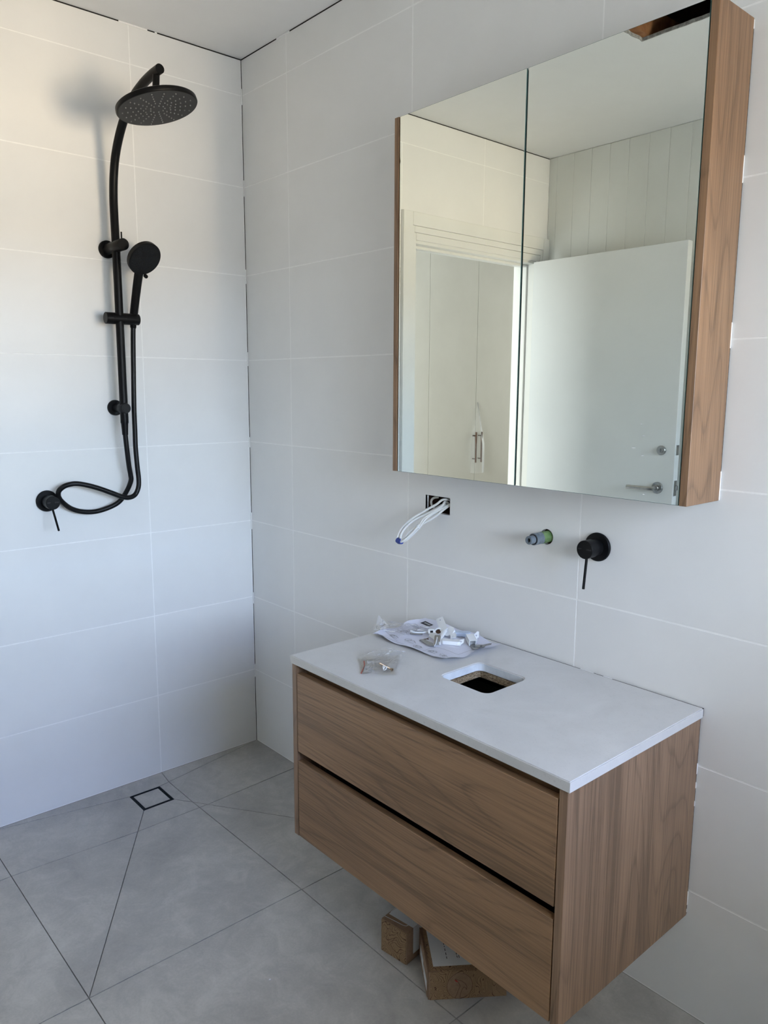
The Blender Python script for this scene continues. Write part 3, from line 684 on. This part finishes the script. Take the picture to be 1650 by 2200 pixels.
# ------------------------------------------------------------------ cables
cb = thing('cable_bundle', 'looped white cables with blue tape hanging from the square wall hole', 'cable', (1.0, 0.0, 1.07))
CA = [[1.0268, 0.03, 1.0844], [1.0309, 0.010, 1.0898], [1.0225, -0.004, 1.0894], [1.0164, -0.02, 1.078], [1.0036, -0.032, 1.0676], [0.9829, -0.058, 1.0486], [0.9639, -0.078, 1.0291], [0.9482, -0.092, 1.0059], [0.9423, -0.1, 0.9856], [0.9454, -0.102, 0.9749], [0.9578, -0.104, 0.9717], [0.973, -0.101, 0.9797], [0.9832, -0.088, 0.9943], [0.9943, -0.078, 1.0114], [0.997, -0.068, 1.0211], [1.0119, -0.052, 1.0317], [1.0257, -0.032, 1.0467], [1.0336, -0.012, 1.0624], [1.0364, 0.02, 1.0779]]
CB = [[1.012, 0.03, 1.0753], [1.025, 0.004, 1.0837], [1.0293, -0.010, 1.0758], [1.0201, -0.025, 1.0646], [1.004, -0.04, 1.053], [0.9792, -0.062, 1.0364], [0.9661, -0.08, 1.0209], [0.9564, -0.092, 1.0028], [0.9522, -0.098, 0.9871], [0.9583, -0.101, 0.978], [0.967, -0.096, 0.9825], [0.9739, -0.086, 0.9992], [0.9841, -0.076, 1.0096], [0.9953, -0.068, 1.0194], [1.0007, -0.055, 1.0382], [1.0147, -0.035, 1.0547], [1.0283, -0.008, 1.0702], [1.018, 0.02, 1.0778]]
CD_ = [[0.9624, 0.04, 1.0868], [0.9584, 0.025, 1.0848], [0.9563, 0.018, 1.0769], [0.957, 0.02, 1.0648], [0.960, 0.03, 1.0520]]
CE = [[1.041, 0.03, 1.0812], [1.033, -0.004, 1.070], [1.017, -0.032, 1.0531], [1.0064, -0.052, 1.0381], [1.0011, -0.066, 1.0206], [0.9916, -0.073, 1.006], [0.9805, -0.084, 0.99], [0.9704, -0.096, 0.9771], [0.9578, -0.100, 0.9732], [0.9458, -0.0985, 0.9782], [0.9445, -0.096, 0.9884], [0.9513, -0.086, 1.0099], [0.9637, -0.072, 1.0256], [0.9799, -0.052, 1.0401], [1.0017, -0.027, 1.0574], [1.0149, -0.006, 1.0709], [1.020, 0.02, 1.0795]]
for L in (CA, CB, CE):
    bm = B(); tube(bm, catmull(L, 7), .0034, 10); obj('white_cable', bm, CABLE, cb, smooth=60)
bm = B(); tube(bm, catmull(CD_, 7), .0034, 10); obj('white_cable', bm, CABLE, cb, smooth=60)
bm = B(); tube(bm, [(.9435, -.1005, .9745), (.9515, -.1015, .9722), (.9600, -.1010, .9735)], .0085, 12); obj('tape_wrap', bm, BLUET, cb, smooth=50, label='dark blue tape end')
bm = B(); d = (V(1.001, -.066, 1.024)-V(.990, -.075, 1.009)).normalized(); cyl(bm, V(.9960, -.0705, 1.0170)-d*.002, V(.9960, -.0705, 1.0170)+d*.002, .0074, seg=16); obj('cable_tie', bm, WHITEP, cb, smooth=50)
ws = thing('cable_socket_opening', None, None, (1.0, 0, 1.07)); bpy.data.objects.remove(ws)

# ------------------------------------------------------------------ things on the benchtop
Z = BZ1
PC = [V(.984, -.230, 0), V(1.262, -.224, 0), V(1.270, -.028, 0), V(.966, -.008, 0)]   # u along x, v towards the wall
def pxy(u, v): a = PC[0].lerp(PC[1], u); b = PC[3].lerp(PC[2], u); return a.lerp(b, v)
def pz(u, v):
    h = .0011+.0011*(1+math.sin(u*9+v*3))+.0012*(1+noise.noise(V(u*4, v*4, 1.3)))+.0008*(1+noise.noise(V(u*11, v*9, 5.0)))
    e = min(u, 1-u, v, 1-v); h += .004*max(0, (.10-e)/.10)**2*(1+math.sin(u*14+v*11))
    h += .004*max(0, (u-.9)/.1)*max(0, 1-abs(v-.9)*2)
    h += .004*max(0, .012-abs(u-.62))/.012*v*0.3
    return Z+h
def pp3(u, v, dz=0): p = pxy(u, v); return V(p.x+.002*math.sin(v*17+u*3), p.y+.002*math.sin(u*19), pz(u, v)+dz)
def grid(fn, nu, nv):
    bm = B(); g = [[bm.verts.new(fn(i/nu, j/nv)) for j in range(nv+1)] for i in range(nu+1)]
    for i in range(nu):
        for j in range(nv): bm.faces.new((g[i][j], g[i+1][j], g[i+1][j+1], g[i][j+1]))
    return bm
sheet = thing('instruction_sheet', 'creased white instruction sheet with drawings at the back of the benchtop', 'paper', (1.12, -.12, Z))
bm = grid(pp3, 44, 30); obj('paper', bm, PAPER, sheet, smooth=180)
def stroke(bm, pts, wd=.0007):
    for (a, b) in zip(pts, pts[1:]):
        n = max(1, int(math.hypot((b[0]-a[0])*.29, (b[1]-a[1])*.2)/.006))
        for k in range(n):
            p = (a[0]+(b[0]-a[0])*k/n, a[1]+(b[1]-a[1])*k/n); q = (a[0]+(b[0]-a[0])*(k+1)/n, a[1]+(b[1]-a[1])*(k+1)/n)
            P, Q = pp3(*p, .0005), pp3(*q, .0005); d = Q-P
            if d.length < 1e-7: continue
            s = V(-d.y, d.x, 0).normalized()*wd
            bm.faces.new([bm.verts.new(x_) for x_ in (P-s, Q-s, Q+s, P+s)])
bm = B()
def patch(bm, u0, u1, v0, v1, dz=.0005, n=6):
    g = [[bm.verts.new(pp3(u0+(u1-u0)*i/n, v0+(v1-v0)*j/n, dz)) for j in range(n+1)] for i in range(n+1)]
    for i in range(n):
        for j in range(n): bm.faces.new((g[i][j], g[i+1][j], g[i+1][j+1], g[i][j+1]))
patch(bm, .06, .19, .79, .90); obj('title_block', bm, INK, sheet)
bm = B()
for i in range(6):
    u = .082+i*.0155; pts = [(u, .825), (u+.004, .868), (u+.009, .832), (u+.011, .865)]
    for (a, b) in zip(pts, pts[1:]):
        P, Q = pp3(*a, .0009), pp3(*b, .0009); s = V(-(Q-P).y, (Q-P).x, 0).normalized()*.0006
        bm.faces.new([bm.verts.new(x_) for x_ in (P-s, Q-s, Q+s, P+s)])
obj('title_lettering', bm, WHITEP, sheet)
bm = B(); rr = random.Random(3)
for r_ in range(5):
    v = .70-.022*r_; stroke(bm, [(.06, v), (.20-rr.random()*.03, v)], .0006)
obj('printed_text', bm, INKG, sheet); bm = B()
for (u0, v0, su, sv) in ((.16, .50, .12, .10), (.34, .18, .12, .10), (.50, .13, .1, .07), (.70, .10, .1, .08), (.08, .34, .13, .12), (.86, .10, .08, .08), (.30, .80, .1, .08), (.13, .16, .12, .07), (.56, .80, .12, .07)):
    for k in range(3):
        c_ = (u0+rr.random()*su*.5, v0+rr.random()*sv*.5); rad = (su*(.15+.25*rr.random()), sv*(.2+.3*rr.random()))
        stroke(bm, [(c_[0]+rad[0]*math.cos(t_/9*2*PI), c_[1]+rad[1]*math.sin(t_/9*2*PI)) for t_ in range(10)], .00045)
    stroke(bm, [(u0-.02, v0), (u0+su*.6, v0+sv*.5), (u0+su, v0+sv*.2)], .0006); stroke(bm, [(u0, v0-.03), (u0+su, v0-.02)], .0005)
    obj('printed_drawing', bm, INKG, sheet); bm = B()
stroke(bm, [(.02, .50), (.02, .20), (.30, .08)], .0004)
stroke(bm, [(.42, .62), (.42, .30), (.66, .28), (.66, .05)], .0005); stroke(bm, [(.66, .28), (.93, .30), (.93, .80), (.60, .82)], .0005); stroke(bm, [(.02, .05), (.40, .05)], .0005)
obj('printed_lines', bm, INKG, sheet, kind='stuff')

def film_blob(cx, cy, pts, hfun, m_, parent, name, nu=26, nv=16, seed=0.0, crum=.004):
    """crumpled film over the quad pts (4 world xy)"""
    P = [V(*p, 0) for p in pts]
    def fn(u, v):
        q_ = P[0].lerp(P[1], u).lerp(P[3].lerp(P[2], u), v)
        e = min(u, 1-u, v, 1-v)*2
        n1 = noise.noise(V(u*5+seed, v*4, seed)); n2 = abs(noise.noise(V(u*13, v*11+seed, 3)))
        wob = V(noise.noise(V(u*6, v*5, seed+9)), noise.noise(V(u*6, v*5, seed+19)), 0)*.006*(1 if 0 < e else 1.4)
        return V(q_.x+wob.x, q_.y+wob.y, hfun(u, v)+max(0, crum*(.6+n1)+crum*.9*n2))
    return obj(name, grid(fn, nu, nv), m_, parent)
bg1 = thing('clear_plastic_bag', 'crumpled clear plastic bag on the left end of the instruction sheet', 'plastic bag', (1.0, -.15, Z))
film_blob(0, 0, [(.955, -.215), (1.06, -.185), (1.075, -.085), (.945, -.13)], lambda u, v: Z+.0095+.010*math.sin(PI*u)*math.sin(PI*v), FILM, bg1, 'bag_film', seed=2.1, crum=.006)
bm = B(); rows_ = []
for k in range(7):
    t = k/6; rows_.append([bm.verts.new(V(.935+.025*t+.03*(i/6)*(1-.3*t), -.165-.035*t+.010*(i/6), Z+.030*(1-t)*(1-i/8)+.007+.002*math.sin(i*2+k))) for i in range(7)])
for a, b in zip(rows_, rows_[1:]):
    for i in range(6): bm.faces.new((a[i], a[i+1], b[i+1], b[i]))
obj('bag_flap', bm, FILM2, bg1, smooth=180)
bm = B(); tube(bm, catmull([(.962, -.205, Z+.009), (.985, -.188, Z+.010), (1.012, -.172, Z+.009)], 6), .0012, 6); obj('zip_seam', bm, WHITEP, bg1, smooth=60)

zb = thing('zip_bag', 'small clear zip bag with a red seal line on the front left of the benchtop', 'plastic bag', (1.16, -.36, Z))
film_blob(0, 0, [(1.186, -.430), (1.245, -.375), (1.150, -.270), (1.095, -.365)], lambda u, v: Z+.0012+.005*math.sin(PI*u)*math.sin(PI*v), FILM, zb, 'bag_film', seed=5.2, crum=.0035)
film_blob(0, 0, [(1.097, -.378), (1.150, -.350), (1.150, -.258), (1.105, -.262)], lambda u, v: Z+.003+.006*math.sin(PI*v), FILM, zb, 'bag_fold', seed=7.7, crum=.006, nu=16, nv=16)
bm = B(); tube(bm, catmull([(1.1290, -.3795, Z+.006), (1.152, -.398, Z+.0045), (1.1810, -.4320, Z+.003)], 6), .0014, 6); obj('red_seal', bm, RED, zb, smooth=60, label='red seal line')
film_blob(0, 0, [(1.186, -.430), (1.203, -.412), (1.150, -.362), (1.135, -.376)], lambda u, v: Z+.0065, FILM2, zb, 'seal_strip', seed=1.2, crum=.001, nu=8, nv=10)
# screw
def screw(label, p0, p1, hr=.0042, sr=.0019, m_=BRASS):
    p0, p1 = Vector(p0), Vector(p1); d = (p1-p0).normalized(); L = (p1-p0).length
    t = thing('screw', label, 'screw', (p0+p1)/2)
    prof = [(0, .0003), (.005, sr)]; x_ = .005
    while x_ < L-.008: prof += [(x_, sr*.75), (x_+.0008, sr*1.25), (x_+.0016, sr*.75)]; x_ += .0022
    prof += [(L-.006, sr), (L-.0025, sr)]
    bm = B(); lathe(bm, p0, d, prof, 12); obj('shank', bm, m_, t, smooth=40)
    bm = B(); lathe(bm, p0, d, [(L-.0028, sr), (L-.0006, hr), (L, hr*.95)], 18); obj('head', bm, m_, t, smooth=40)
    bm = B(); lathe(bm, p0+d*(L-.0002), d, [(0, hr*.45), (.0004, hr*.42)], 6); obj('drive_recess', bm, DARK, t)
screw('long brassy screw lying on the small zip bag', (1.1677, -.3655, Z+.0095), (1.2170, -.3650, Z+.0055))
wp = thing('wall_plug', 'tiny white plastic plug beside the long screw', 'wall plug', (1.205, -.379, Z))
bm = B(); lathe(bm, (1.193, -.372, Z+.011), (.7, -.6, -.25), [(0, .0012), (.003, .0024), (.010, .0026), (.012, .0018)], 12); obj('shaft', bm, WHITEP, wp, smooth=50)
bm = B(); tube(bm, [(1.2065+.0042*math.cos(a*PI/8), -.3790+.0042*math.sin(a*PI/8)*.8, Z+.0095+.0035*math.sin(a*PI/8)) for a in range(17)], .0012, 8); obj('loop', bm, WHITEP, wp, smooth=60)

# hardware pieces on the sheet ------------------------------------
PZ = Z+.0075
def slab(pts, holes, t, M, bevel=.0004):
    bm = B(); plate(bm, [pts]+holes, 0, t, M); return bm
def stadium(L, w, n=8, x0=0.0):
    r = w/2; return [(x0-L/2+r+r*math.cos(PI/2+PI*k/n), r*math.sin(PI/2+PI*k/n)) for k in range(n+1)]+[(x0+L/2-r+r*math.cos(-PI/2+PI*k/n), r*math.sin(-PI/2+PI*k/n)) for k in range(n+1)]
# hinge arm assembly: raised white arm with round hub and two legs
ha = thing('hinge_arm', 'largest white fitting, arm with a hole rising over the others on the sheet', 'fitting', (1.10, -.065, PZ))
def basis(o, x, y):
    x = Vector(x).normalized(); y = Vector(y); y = (y-x*y.dot(x)).normalized(); z = x.cross(y)
    return Matrix(((x.x, y.x, z.x, o[0]), (x.y, y.y, z.y, o[1]), (x.z, y.z, z.z, o[2]), (0, 0, 0, 1)))
o_ = V(1.118, -.088, PZ+.016); tip = V(1.063, -.050, PZ+.028)
Mx = basis((o_+tip)/2, tip-o_, V(.5, .75, .42))
obj('arm', slab(rrect(-.036, .036, -.0105, .0105, .004), [circ(.022, 0, .0026, 14)], .0028, Mx), WHITEP, ha, smooth=30)
bm = B(); lathe(bm, Mx @ V(-.026, 0, .003), Mx.to_3x3() @ V(0, 0, 1), [(0, .0060), (.0025, .0060), (.0027, .0042)], 20); obj('pivot', bm, WHITEP, ha, smooth=35)
bm = B(); lathe(bm, Mx @ V(-.026, 0, .0058), Mx.to_3x3() @ V(0, 0, 1), [(0, .0036), (.0004, .0034)], 16); obj('pivot_bore', bm, DARK, ha)
obj('hub', slab(circ(0, 0, .0165, 28), [], .009, basis((1.125, -.071, PZ+.004), (1, 0, 0), (0, .8, .6))), WHITEP, ha, smooth=35)
bm = B(); tube(bm, catmull([(1.122, -.090, PZ+.014), (1.136, -.112, PZ+.011), (1.150, -.135, PZ+.006), (1.168, -.153, PZ+.002)], 6), lambda t: .0085-.0055*t, 12, .45); obj('leg', bm, WHITEP, ha, smooth=60)
obj('leg', slab([(-.014, -.004), (.014, -.009), (.020, .004), (.004, .010), (-.014, .008)], [circ(.009, -.002, .0024, 12)], .003, basis((1.146, -.082, PZ+.005), (.8, -.5, -.1), (.5, .8, .3))), WHITEP, ha, smooth=30)
# ring with square socket
rs = thing('ring_socket', 'white ring with a dark square socket left of the largest fitting', 'fitting', (1.10, -.098, PZ))
Mr_ = basis((1.104, -.094, PZ+.006), (.75, .66, .1), (-.5, .55, .67))
obj('ring', slab(circ(0, 0, .0105, 26), [circ(0, 0, .0078, 22)], .006, Mr_), WHITEP, rs, smooth=35)
obj('ring_core', slab(circ(0, 0, .0077, 22), [], .003, Mr_), BRONZE, rs)
obj('square_end', slab(rrect(-.0275, -.0100, -.0062, .0062, .002), [rect(-.0225, -.0145, -.0038, .0038)], .006, Mr_), WHITEP, rs, smooth=30)
obj('socket_bore', slab(rect(-.0224, -.0146, -.0037, .0037), [], .004, Mr_), DARK, rs)
# small block
kb = thing('plastic_block', 'small white block with one hole between the bag and the largest fitting', 'fitting', (1.073, -.095, PZ))
obj('block', bbox(-.007, .007, -.005, .005, 0, .009, .0012, 2, MT(1.0735, -.093, PZ-.0012, .5)), WHITEP, kb)
bm = B(); lathe(bm, (1.0775, -.0985, PZ+.0035), (.5, -.86, .1), [(0, .0016), (.0006, .0016)], 12); obj('hole', bm, DARK, kb)
# curved blade
cv = thing('curved_blade', 'curved white blade standing on edge in the middle of the pile', 'fitting', (1.13, -.148, PZ))
bm = B(); rows_ = []
for k in range(11):
    t = k/10; c_ = V(1.094+.070*t, -.122-.050*t, 0)+V(.55, .8, 0)*.010*math.sin(PI*t)
    hgt = .015*math.sin(PI*(.12+.80*t))+.002; rows_.append([bm.verts.new(V(c_.x, c_.y, PZ-.001)), bm.verts.new(V(c_.x+.002, c_.y+.004, PZ+hgt)), bm.verts.new(V(c_.x+.0036, c_.y+.0052, PZ+hgt)), bm.verts.new(V(c_.x+.0022, c_.y+.0012, PZ-.001))])
for a, b in zip(rows_, rows_[1:]):
    for i in range(4): bm.faces.new((a[i], b[i], b[(i+1) % 4], a[(i+1) % 4]))
bm.faces.new(rows_[0]); bm.faces.new(rows_[-1][::-1]); bmesh.ops.recalc_face_normals(bm, faces=bm.faces); obj('blade', bm, WHITEP, cv, smooth=40)
gp = thing('metal_strip', 'thin grey metal strip at the near left of the fittings pile', 'fitting', (1.135, -.17, PZ))
obj('strip', slab([(-.034, -.003), (-.026, .006), (.020, .008), (.036, .002), (.020, -.006)], [circ(-.012, .001, .0015, 10)], .0016, basis((1.134, -.168, PZ-.0002), (1, -.30, .04), (.2, 1, .25))), STEEL, gp)
bm = B(); cyl(bm, (1.150, -.166, PZ+.003), (1.165, -.174, PZ+.002), .0018, seg=10); obj('pin', bm, STEEL, gp, smooth=50)
sp = thing('slotted_plate', 'small upright steel plate with a slot in front of the largest fitting', 'fitting', (1.156, -.143, PZ))
obj('plate', slab(rrect(-.008, .008, -.0135, .0135, .002), [stadium(.008, .003)], .0022, basis((1.1515, -.147, PZ+.007), (.80, .55, 0), (-.42, .55, .78))), STEEL, sp)
# white caps
def cap(label, c_, rz, L, W_, Hh, m_):
    t = thing('channel_cap', label, 'fitting', c_)
    bm = B(); plate(bm, [rrect(-L/2, L/2, -W_/2, W_/2, W_*.35)], 0, Hh, MT(*c_, rz)); bev(bm, .0006) if False else None
    obj('shell', bm, m_, t, smooth=40); return t
cap('long white channel cap lying near the middle front of the fittings', (1.178, -.122, PZ-.0012), .62, .050, .020, .010, WHITEP)
cap('cloudy bluish cap lying nearest the wall among the fittings', (1.150, -.050, PZ-.0012), .70, .046, .020, .011, BLUEP)
cl = thing('folded_clip', 'folded white clip with a hole between the long cap and the box fitting', 'fitting', (1.20, -.108, PZ))
obj('clip_plate', slab([(-.010, -.004), (-.002, .006), (.010, .007), (.007, -.003), (-.003, -.008)], [circ(.001, .001, .0022, 10)], .0018, basis((1.1985, -.106, PZ+.005), (.75, .65, .2), (-.5, .35, .8))), WHITEP, cl)
obj('clip_foot', bbox(-.008, .004, -.003, .003, 0, .0018, .0004, 1, MT(1.203, -.118, PZ-.001, .5)), WHITEP, cl)
bx = thing('square_tube_fitting', 'white square tube fitting tipped over right of the long cap', 'fitting', (1.205, -.075, PZ))
Mb = basis((1.208, -.078, PZ+.0078), (.80, -.55, -.10), (.55, .80, .0))
bm = B(); plate(bm, [rect(-.009, .009, -.0075, .0075), rect(-.0078, .0078, -.0063, .0063)], -.021, .021, Mb @ Matrix(((0, 0, 1, 0), (1, 0, 0, 0), (0, 1, 0, 0), (0, 0, 0, 1)))); obj('tube', bm, WHITEP, bx)
obj('lip', bbox(-.022, .022, .0092, .0120, .0055, .0078, .0004, 1, Mb), WHITEP, bx)
tb = thing('corner_bracket', 'white triangular bracket with a hole behind the square tube fitting', 'fitting', (1.19, -.042, PZ))
obj('plate', slab([(-.012, -.006), (.010, -.006), (.012, .010), (.007, .011)], [circ(.004, 0, .0022, 10)], .0022, basis((1.188, -.040, PZ+.006), (.75, .62, .12), (-.25, .25, .9))), WHITEP, tb)
obj('tab', slab(circ(0, 0, .0058, 16), [circ(0, 0, .0024, 12)], .003, basis((1.200, -.052, PZ+.004), (.8, .6, 0), (-.3, .3, .9))), WHITEP, tb, smooth=35)
ky = thing('metal_key', 'bent grey metal key at the right end of the fittings', 'key', (1.25, -.075, PZ))
obj('bow', slab(circ(0, 0, .0115, 22, .009), [circ(.0015, 0, .0028, 12)], .002, basis((1.2495, -.086, PZ+.0015), (.7, .7, .05), (-.7, .7, .1))), STEEL, ky, smooth=35)
obj('blade', slab([(.008, -.0038), (.030, -.0030), (.034, 0), (.030, .0030), (.008, .0038)], [], .002, basis((1.2495, -.086, PZ+.0015), (.28, .95, .08), (-.95, .28, .05))), STEEL, ky)
kp = thing('metal_bracket', 'flat grey metal bracket under the bent key', 'fitting', (1.235, -.09, PZ))
obj('plate', slab([(-.022, -.008), (.012, -.010), (.024, -.004), (.022, .006), (-.014, .010), (-.022, .004)], [circ(.006, 0, .0024, 10), circ(-.012, 0, .0022, 10)], .0018, basis((1.236, -.094, PZ-.001), (.80, -.58, .02), (.58, .80, .08))), STEEL, kp)
bc = thing('bagged_clip', 'white curved clip inside the clear bag on the sheet', 'fitting', (1.052, -.127, PZ))
bm = B(); tube(bm, catmull([(1.044, -.140, PZ+.005), (1.056, -.138, PZ+.003), (1.066, -.124, PZ+.002), (1.073, -.108, PZ+.002), (1.082, -.104, PZ+.003)], 6), lambda t: .0050-.0032*t, 10, .7); obj('clip_body', bm, WHITEP, bc, smooth=60)
bm = B(); tube(bm, catmull([(1.046, -.118, PZ+.003), (1.054, -.112, PZ+.005), (1.062, -.108, PZ+.003)], 6), .0020, 8); obj('clip_arm', bm, WHITEP, bc, smooth=60)
bm = B(); tube(bm, catmull([(1.050, -.150, PZ+.001), (1.062, -.142, PZ+.001), (1.076, -.127, PZ+.001)], 6), .0024, 8); obj('clip_spring', bm, STEEL, bc, smooth=60)
ov = thing('oval_cap', 'small oval white cap lying on the printed title of the sheet', 'fitting', (1.034, -.072, PZ))
obj('disc', slab(circ(0, 0, .0078, 22, .0055), [], .0025, MT(1.034, -.072, PZ-.0012, .6)), WHITEP, ov, smooth=35)
screw('short dark screw at the left edge of the fittings pile', (1.106, -.157, PZ), (1.1175, -.146, PZ+.0025), .0034, .0013, BRONZE)

# ------------------------------------------------------------------ cartons under the vanity
def ribbon(bm, pts, O, U, W_, N_, wd):
    P = [O+U*a+W_*b+N_*.0006 for a, b in pts]
    for p, q in zip(P, P[1:]):
        d = (q-p)
        if d.length < 1e-6: continue
        s = d.cross(N_).normalized()*wd
        bm.faces.new([bm.verts.new(x_) for x_ in (p-s, q-s, q+s, p+s)])
def carton(label, A, U, Wd, L, D, Hh, front_u, name='carton'):
    U = Vector(U).normalized(); Wd = Vector(Wd).normalized(); A = Vector(A); Zv = V(0, 0, 1)
    t = thing(name, label, 'box', A+(U*L+Wd*D)/2)
    M = Matrix(((U.x, Wd.x, 0, A.x), (U.y, Wd.y, 0, A.y), (0, 0, 1, 0), (0, 0, 0, 1)))
    obj('carton_body', bbox(0, L, 0, D, .0005, Hh-.0015, .0012, 2, M), KRAFTD, t)
    return t, M, U, Wd, A
def face_panel(t, M, a0, a1, c0, c1, which, m_, nm='printed_panel', th=.0006, off=0.0):
    if which == 'front': bm = bbox(a0, a1, -.0008-off-th, -.0002-off, c0, c1, .0002, 1, M)
    elif which == 'top': bm = B(); box(bm, a0, a1, c0, c1, off, off+th, M)
    elif which == 'right': bm = B(); box(bm, off, off+th, a0, a1, c0, c1, M)
    else: bm = B(); box(bm, -off-th, -off, a0, a1, c0, c1, M)
    return obj(nm, bm, m_, t)
# small carton
t1, M1, U1, W1, A1 = carton('smaller kraft carton with a printed front panel under the vanity', (1.214, -.393, 0), (.082, .011, 0), (-.011, .082, 0), .0827, .115, .088, True)
face_panel(t1, M1, .0005, .0800, .001, .0862, 'front', KRAFT)
face_panel(t1, M1, .0005, .0822, .0005, .1145, 'top', KRAFTD, 'lid', .0014, .0867)
face_panel(t1, M1, .004, .0825, .024, .110, 'top', STICK, 'sticker', .0004, .0882)
face_panel(t1, M1, .024, .110, .018, .0880, 'right', STICK, 'sticker', .0004, .0828)
bm = B(); Oc = A1+V(0, 0, .0887)
def loopc(u0, u1, w0, w1, r=.006):
    return [(u0, w1)]+[(u0, w0+.001)]+[(u1-r+r*math.sin(k*PI/8), w0+r-r*math.cos(k*PI/8)) for k in range(5)]+[(u1, w1)]
ribbon(bm, [(.002, .010), (.058, .014), (.066, .017), (.068, .024), (.066, .034)], Oc, U1, W1, V(0, 0, 1), .0009)
ribbon(bm, [(.002, .060), (.004, .030), (.046, .030), (.053, .033), (.055, .040), (.052, .052)], Oc, U1, W1, V(0, 0, 1), .0009)
obj('printed_outline', bm, STICK, t1)
bm = B()
for k, (a, b, c, d) in enumerate(((.070, .045, .074, .045), (.070, .050, .074, .050), (.060, .052, .062, .056))): ribbon(bm, [(a, b), (c, d)], Oc+V(0, 0, .0002), U1, W1, V(0, 0, 1), .0007)
obj('print_marks', bm, INKB, t1)
# line drawing of leaves on the small carton's front
Nf = -W1
bm = B(); Of = A1+Nf*.0012
ribbon(bm, [(.030+.013*math.cos(t_/14*2*PI+.8), .058+.016*math.sin(t_/14*2*PI+.8)) for t_ in range(13)], Of, U1, V(0, 0, 1), Nf, .00035)
ribbon(bm, [(.023, .050), (.026, .036), (.036, .026), (.044, .020), (.047, .023)], Of, U1, V(0, 0, 1), Nf, .00035)
ribbon(bm, [(.047, .058), (.036, .042), (.044, .026), (.052, .016), (.066, .026), (.062, .044), (.050, .058)], Of, U1, V(0, 0, 1), Nf, .00035)
obj('front_drawing', bm, INKB, t1)
# larger carton
t2, M2, U2, W2, A2 = carton('larger kraft carton with a bird drawing, lying skewed under the vanity', (1.408, -.419, 0), (.110, .148, 0), (-.148, .110, 0), .1843, .150, .0745, True)
face_panel(t2, M2, .004, .1838, .001, .0728, 'front', KRAFT)
face_panel(t2, M2, .004, .1838, .0005, .1495, 'top', KRAFT, 'lid', .0014, .0732)
face_panel(t2, M2, .013, .178, .014, .146, 'top', STICK, 'sticker', .0004, .0747)
face_panel(t2, M2, .002, .149, .006, .0765, 'left', KRAFTD, 'side_flap', .0022, .0006)
face_panel(t2, M2, .006, .060, .020, .044, 'left', STICK, 'sticker', .0004, .0029)
face_panel(t2, M2, .066, .120, .022, .050, 'left', STICK, 'sticker', .0004, .0029)
bm = B(); Ot = A2+V(0, 0, .0752); rr = random.Random(5)
for u_r, w0, w1 in ((.0485, .035, .100), (.0735, .037, .080), (.0780, .036, .074), (.1000, .050, .110)):
    w_ = w0
    while w_ < w1:
        l_ = rr.uniform(.004, .010); ribbon(bm, [(u_r, w_), (u_r, min(w_+l_, w1))], Ot, U2, W2, V(0, 0, 1), .0008); w_ += l_+rr.uniform(.002, .005)
obj('label_text', bm, INK, t2)
Nf = -W2; Of = A2+Nf*.0021; Zu = V(0, 0, 1)
bm = B(); bm.faces.new([bm.verts.new(Of-Nf*.0003+U2*(.073+.0295*math.cos(t_/28*2*PI))+Zu*(.0355+.033*math.sin(t_/28*2*PI))) for t_ in range(28)])
bmesh.ops.recalc_face_normals(bm, faces=bm.faces); obj('plain_oval', bm, KRAFTD, t2)
bm = B()
ribbon(bm, [(.073+.030*math.cos(t_/22*2*PI+1.9), .035+.033*math.sin(t_/22*2*PI+1.9)) for t_ in range(21)], Of, U2, Zu, Nf, .0004)
ribbon(bm, [(.062, .053), (.070, .050), (.078, .047), (.086, .040), (.090, .032), (.089, .024), (.087, .029), (.083, .032), (.079, .026), (.075, .014), (.074, .004)], Of, U2, Zu, Nf, .00045)
ribbon(bm, [(.062, .053), (.064, .049), (.068, .046), (.072, .040), (.074, .034), (.070, .024), (.066, .012), (.063, .005)], Of, U2, Zu, Nf, .00045)
obj('bird_drawing', bm, INKB, t2)
bm = B(); ribbon(bm, [(.061, .0505), (.066, .0495)], Of+Nf*.0003, U2, Zu, Nf, .0009); ribbon(bm, [(.063, .0478), (.069, .0462)], Of+Nf*.0003, U2, Zu, Nf, .0009)
obj('beak_print', bm, INKR, t2)

# crumbs on the floor
ch = thing('paint_chip', 'tiny white paint flake on the floor tiles in front of the vanity', 'paint flake', (1.122, -.741, 0))
bm = B(); plate(bm, [[(-.003, -.002), (.001, -.003), (.003, .001), (0, .0005), (-.001, .003)]], 0.0002, .0012, MT(1.115, -.66, 0, .5)); obj('flake', bm, STICK, ch)
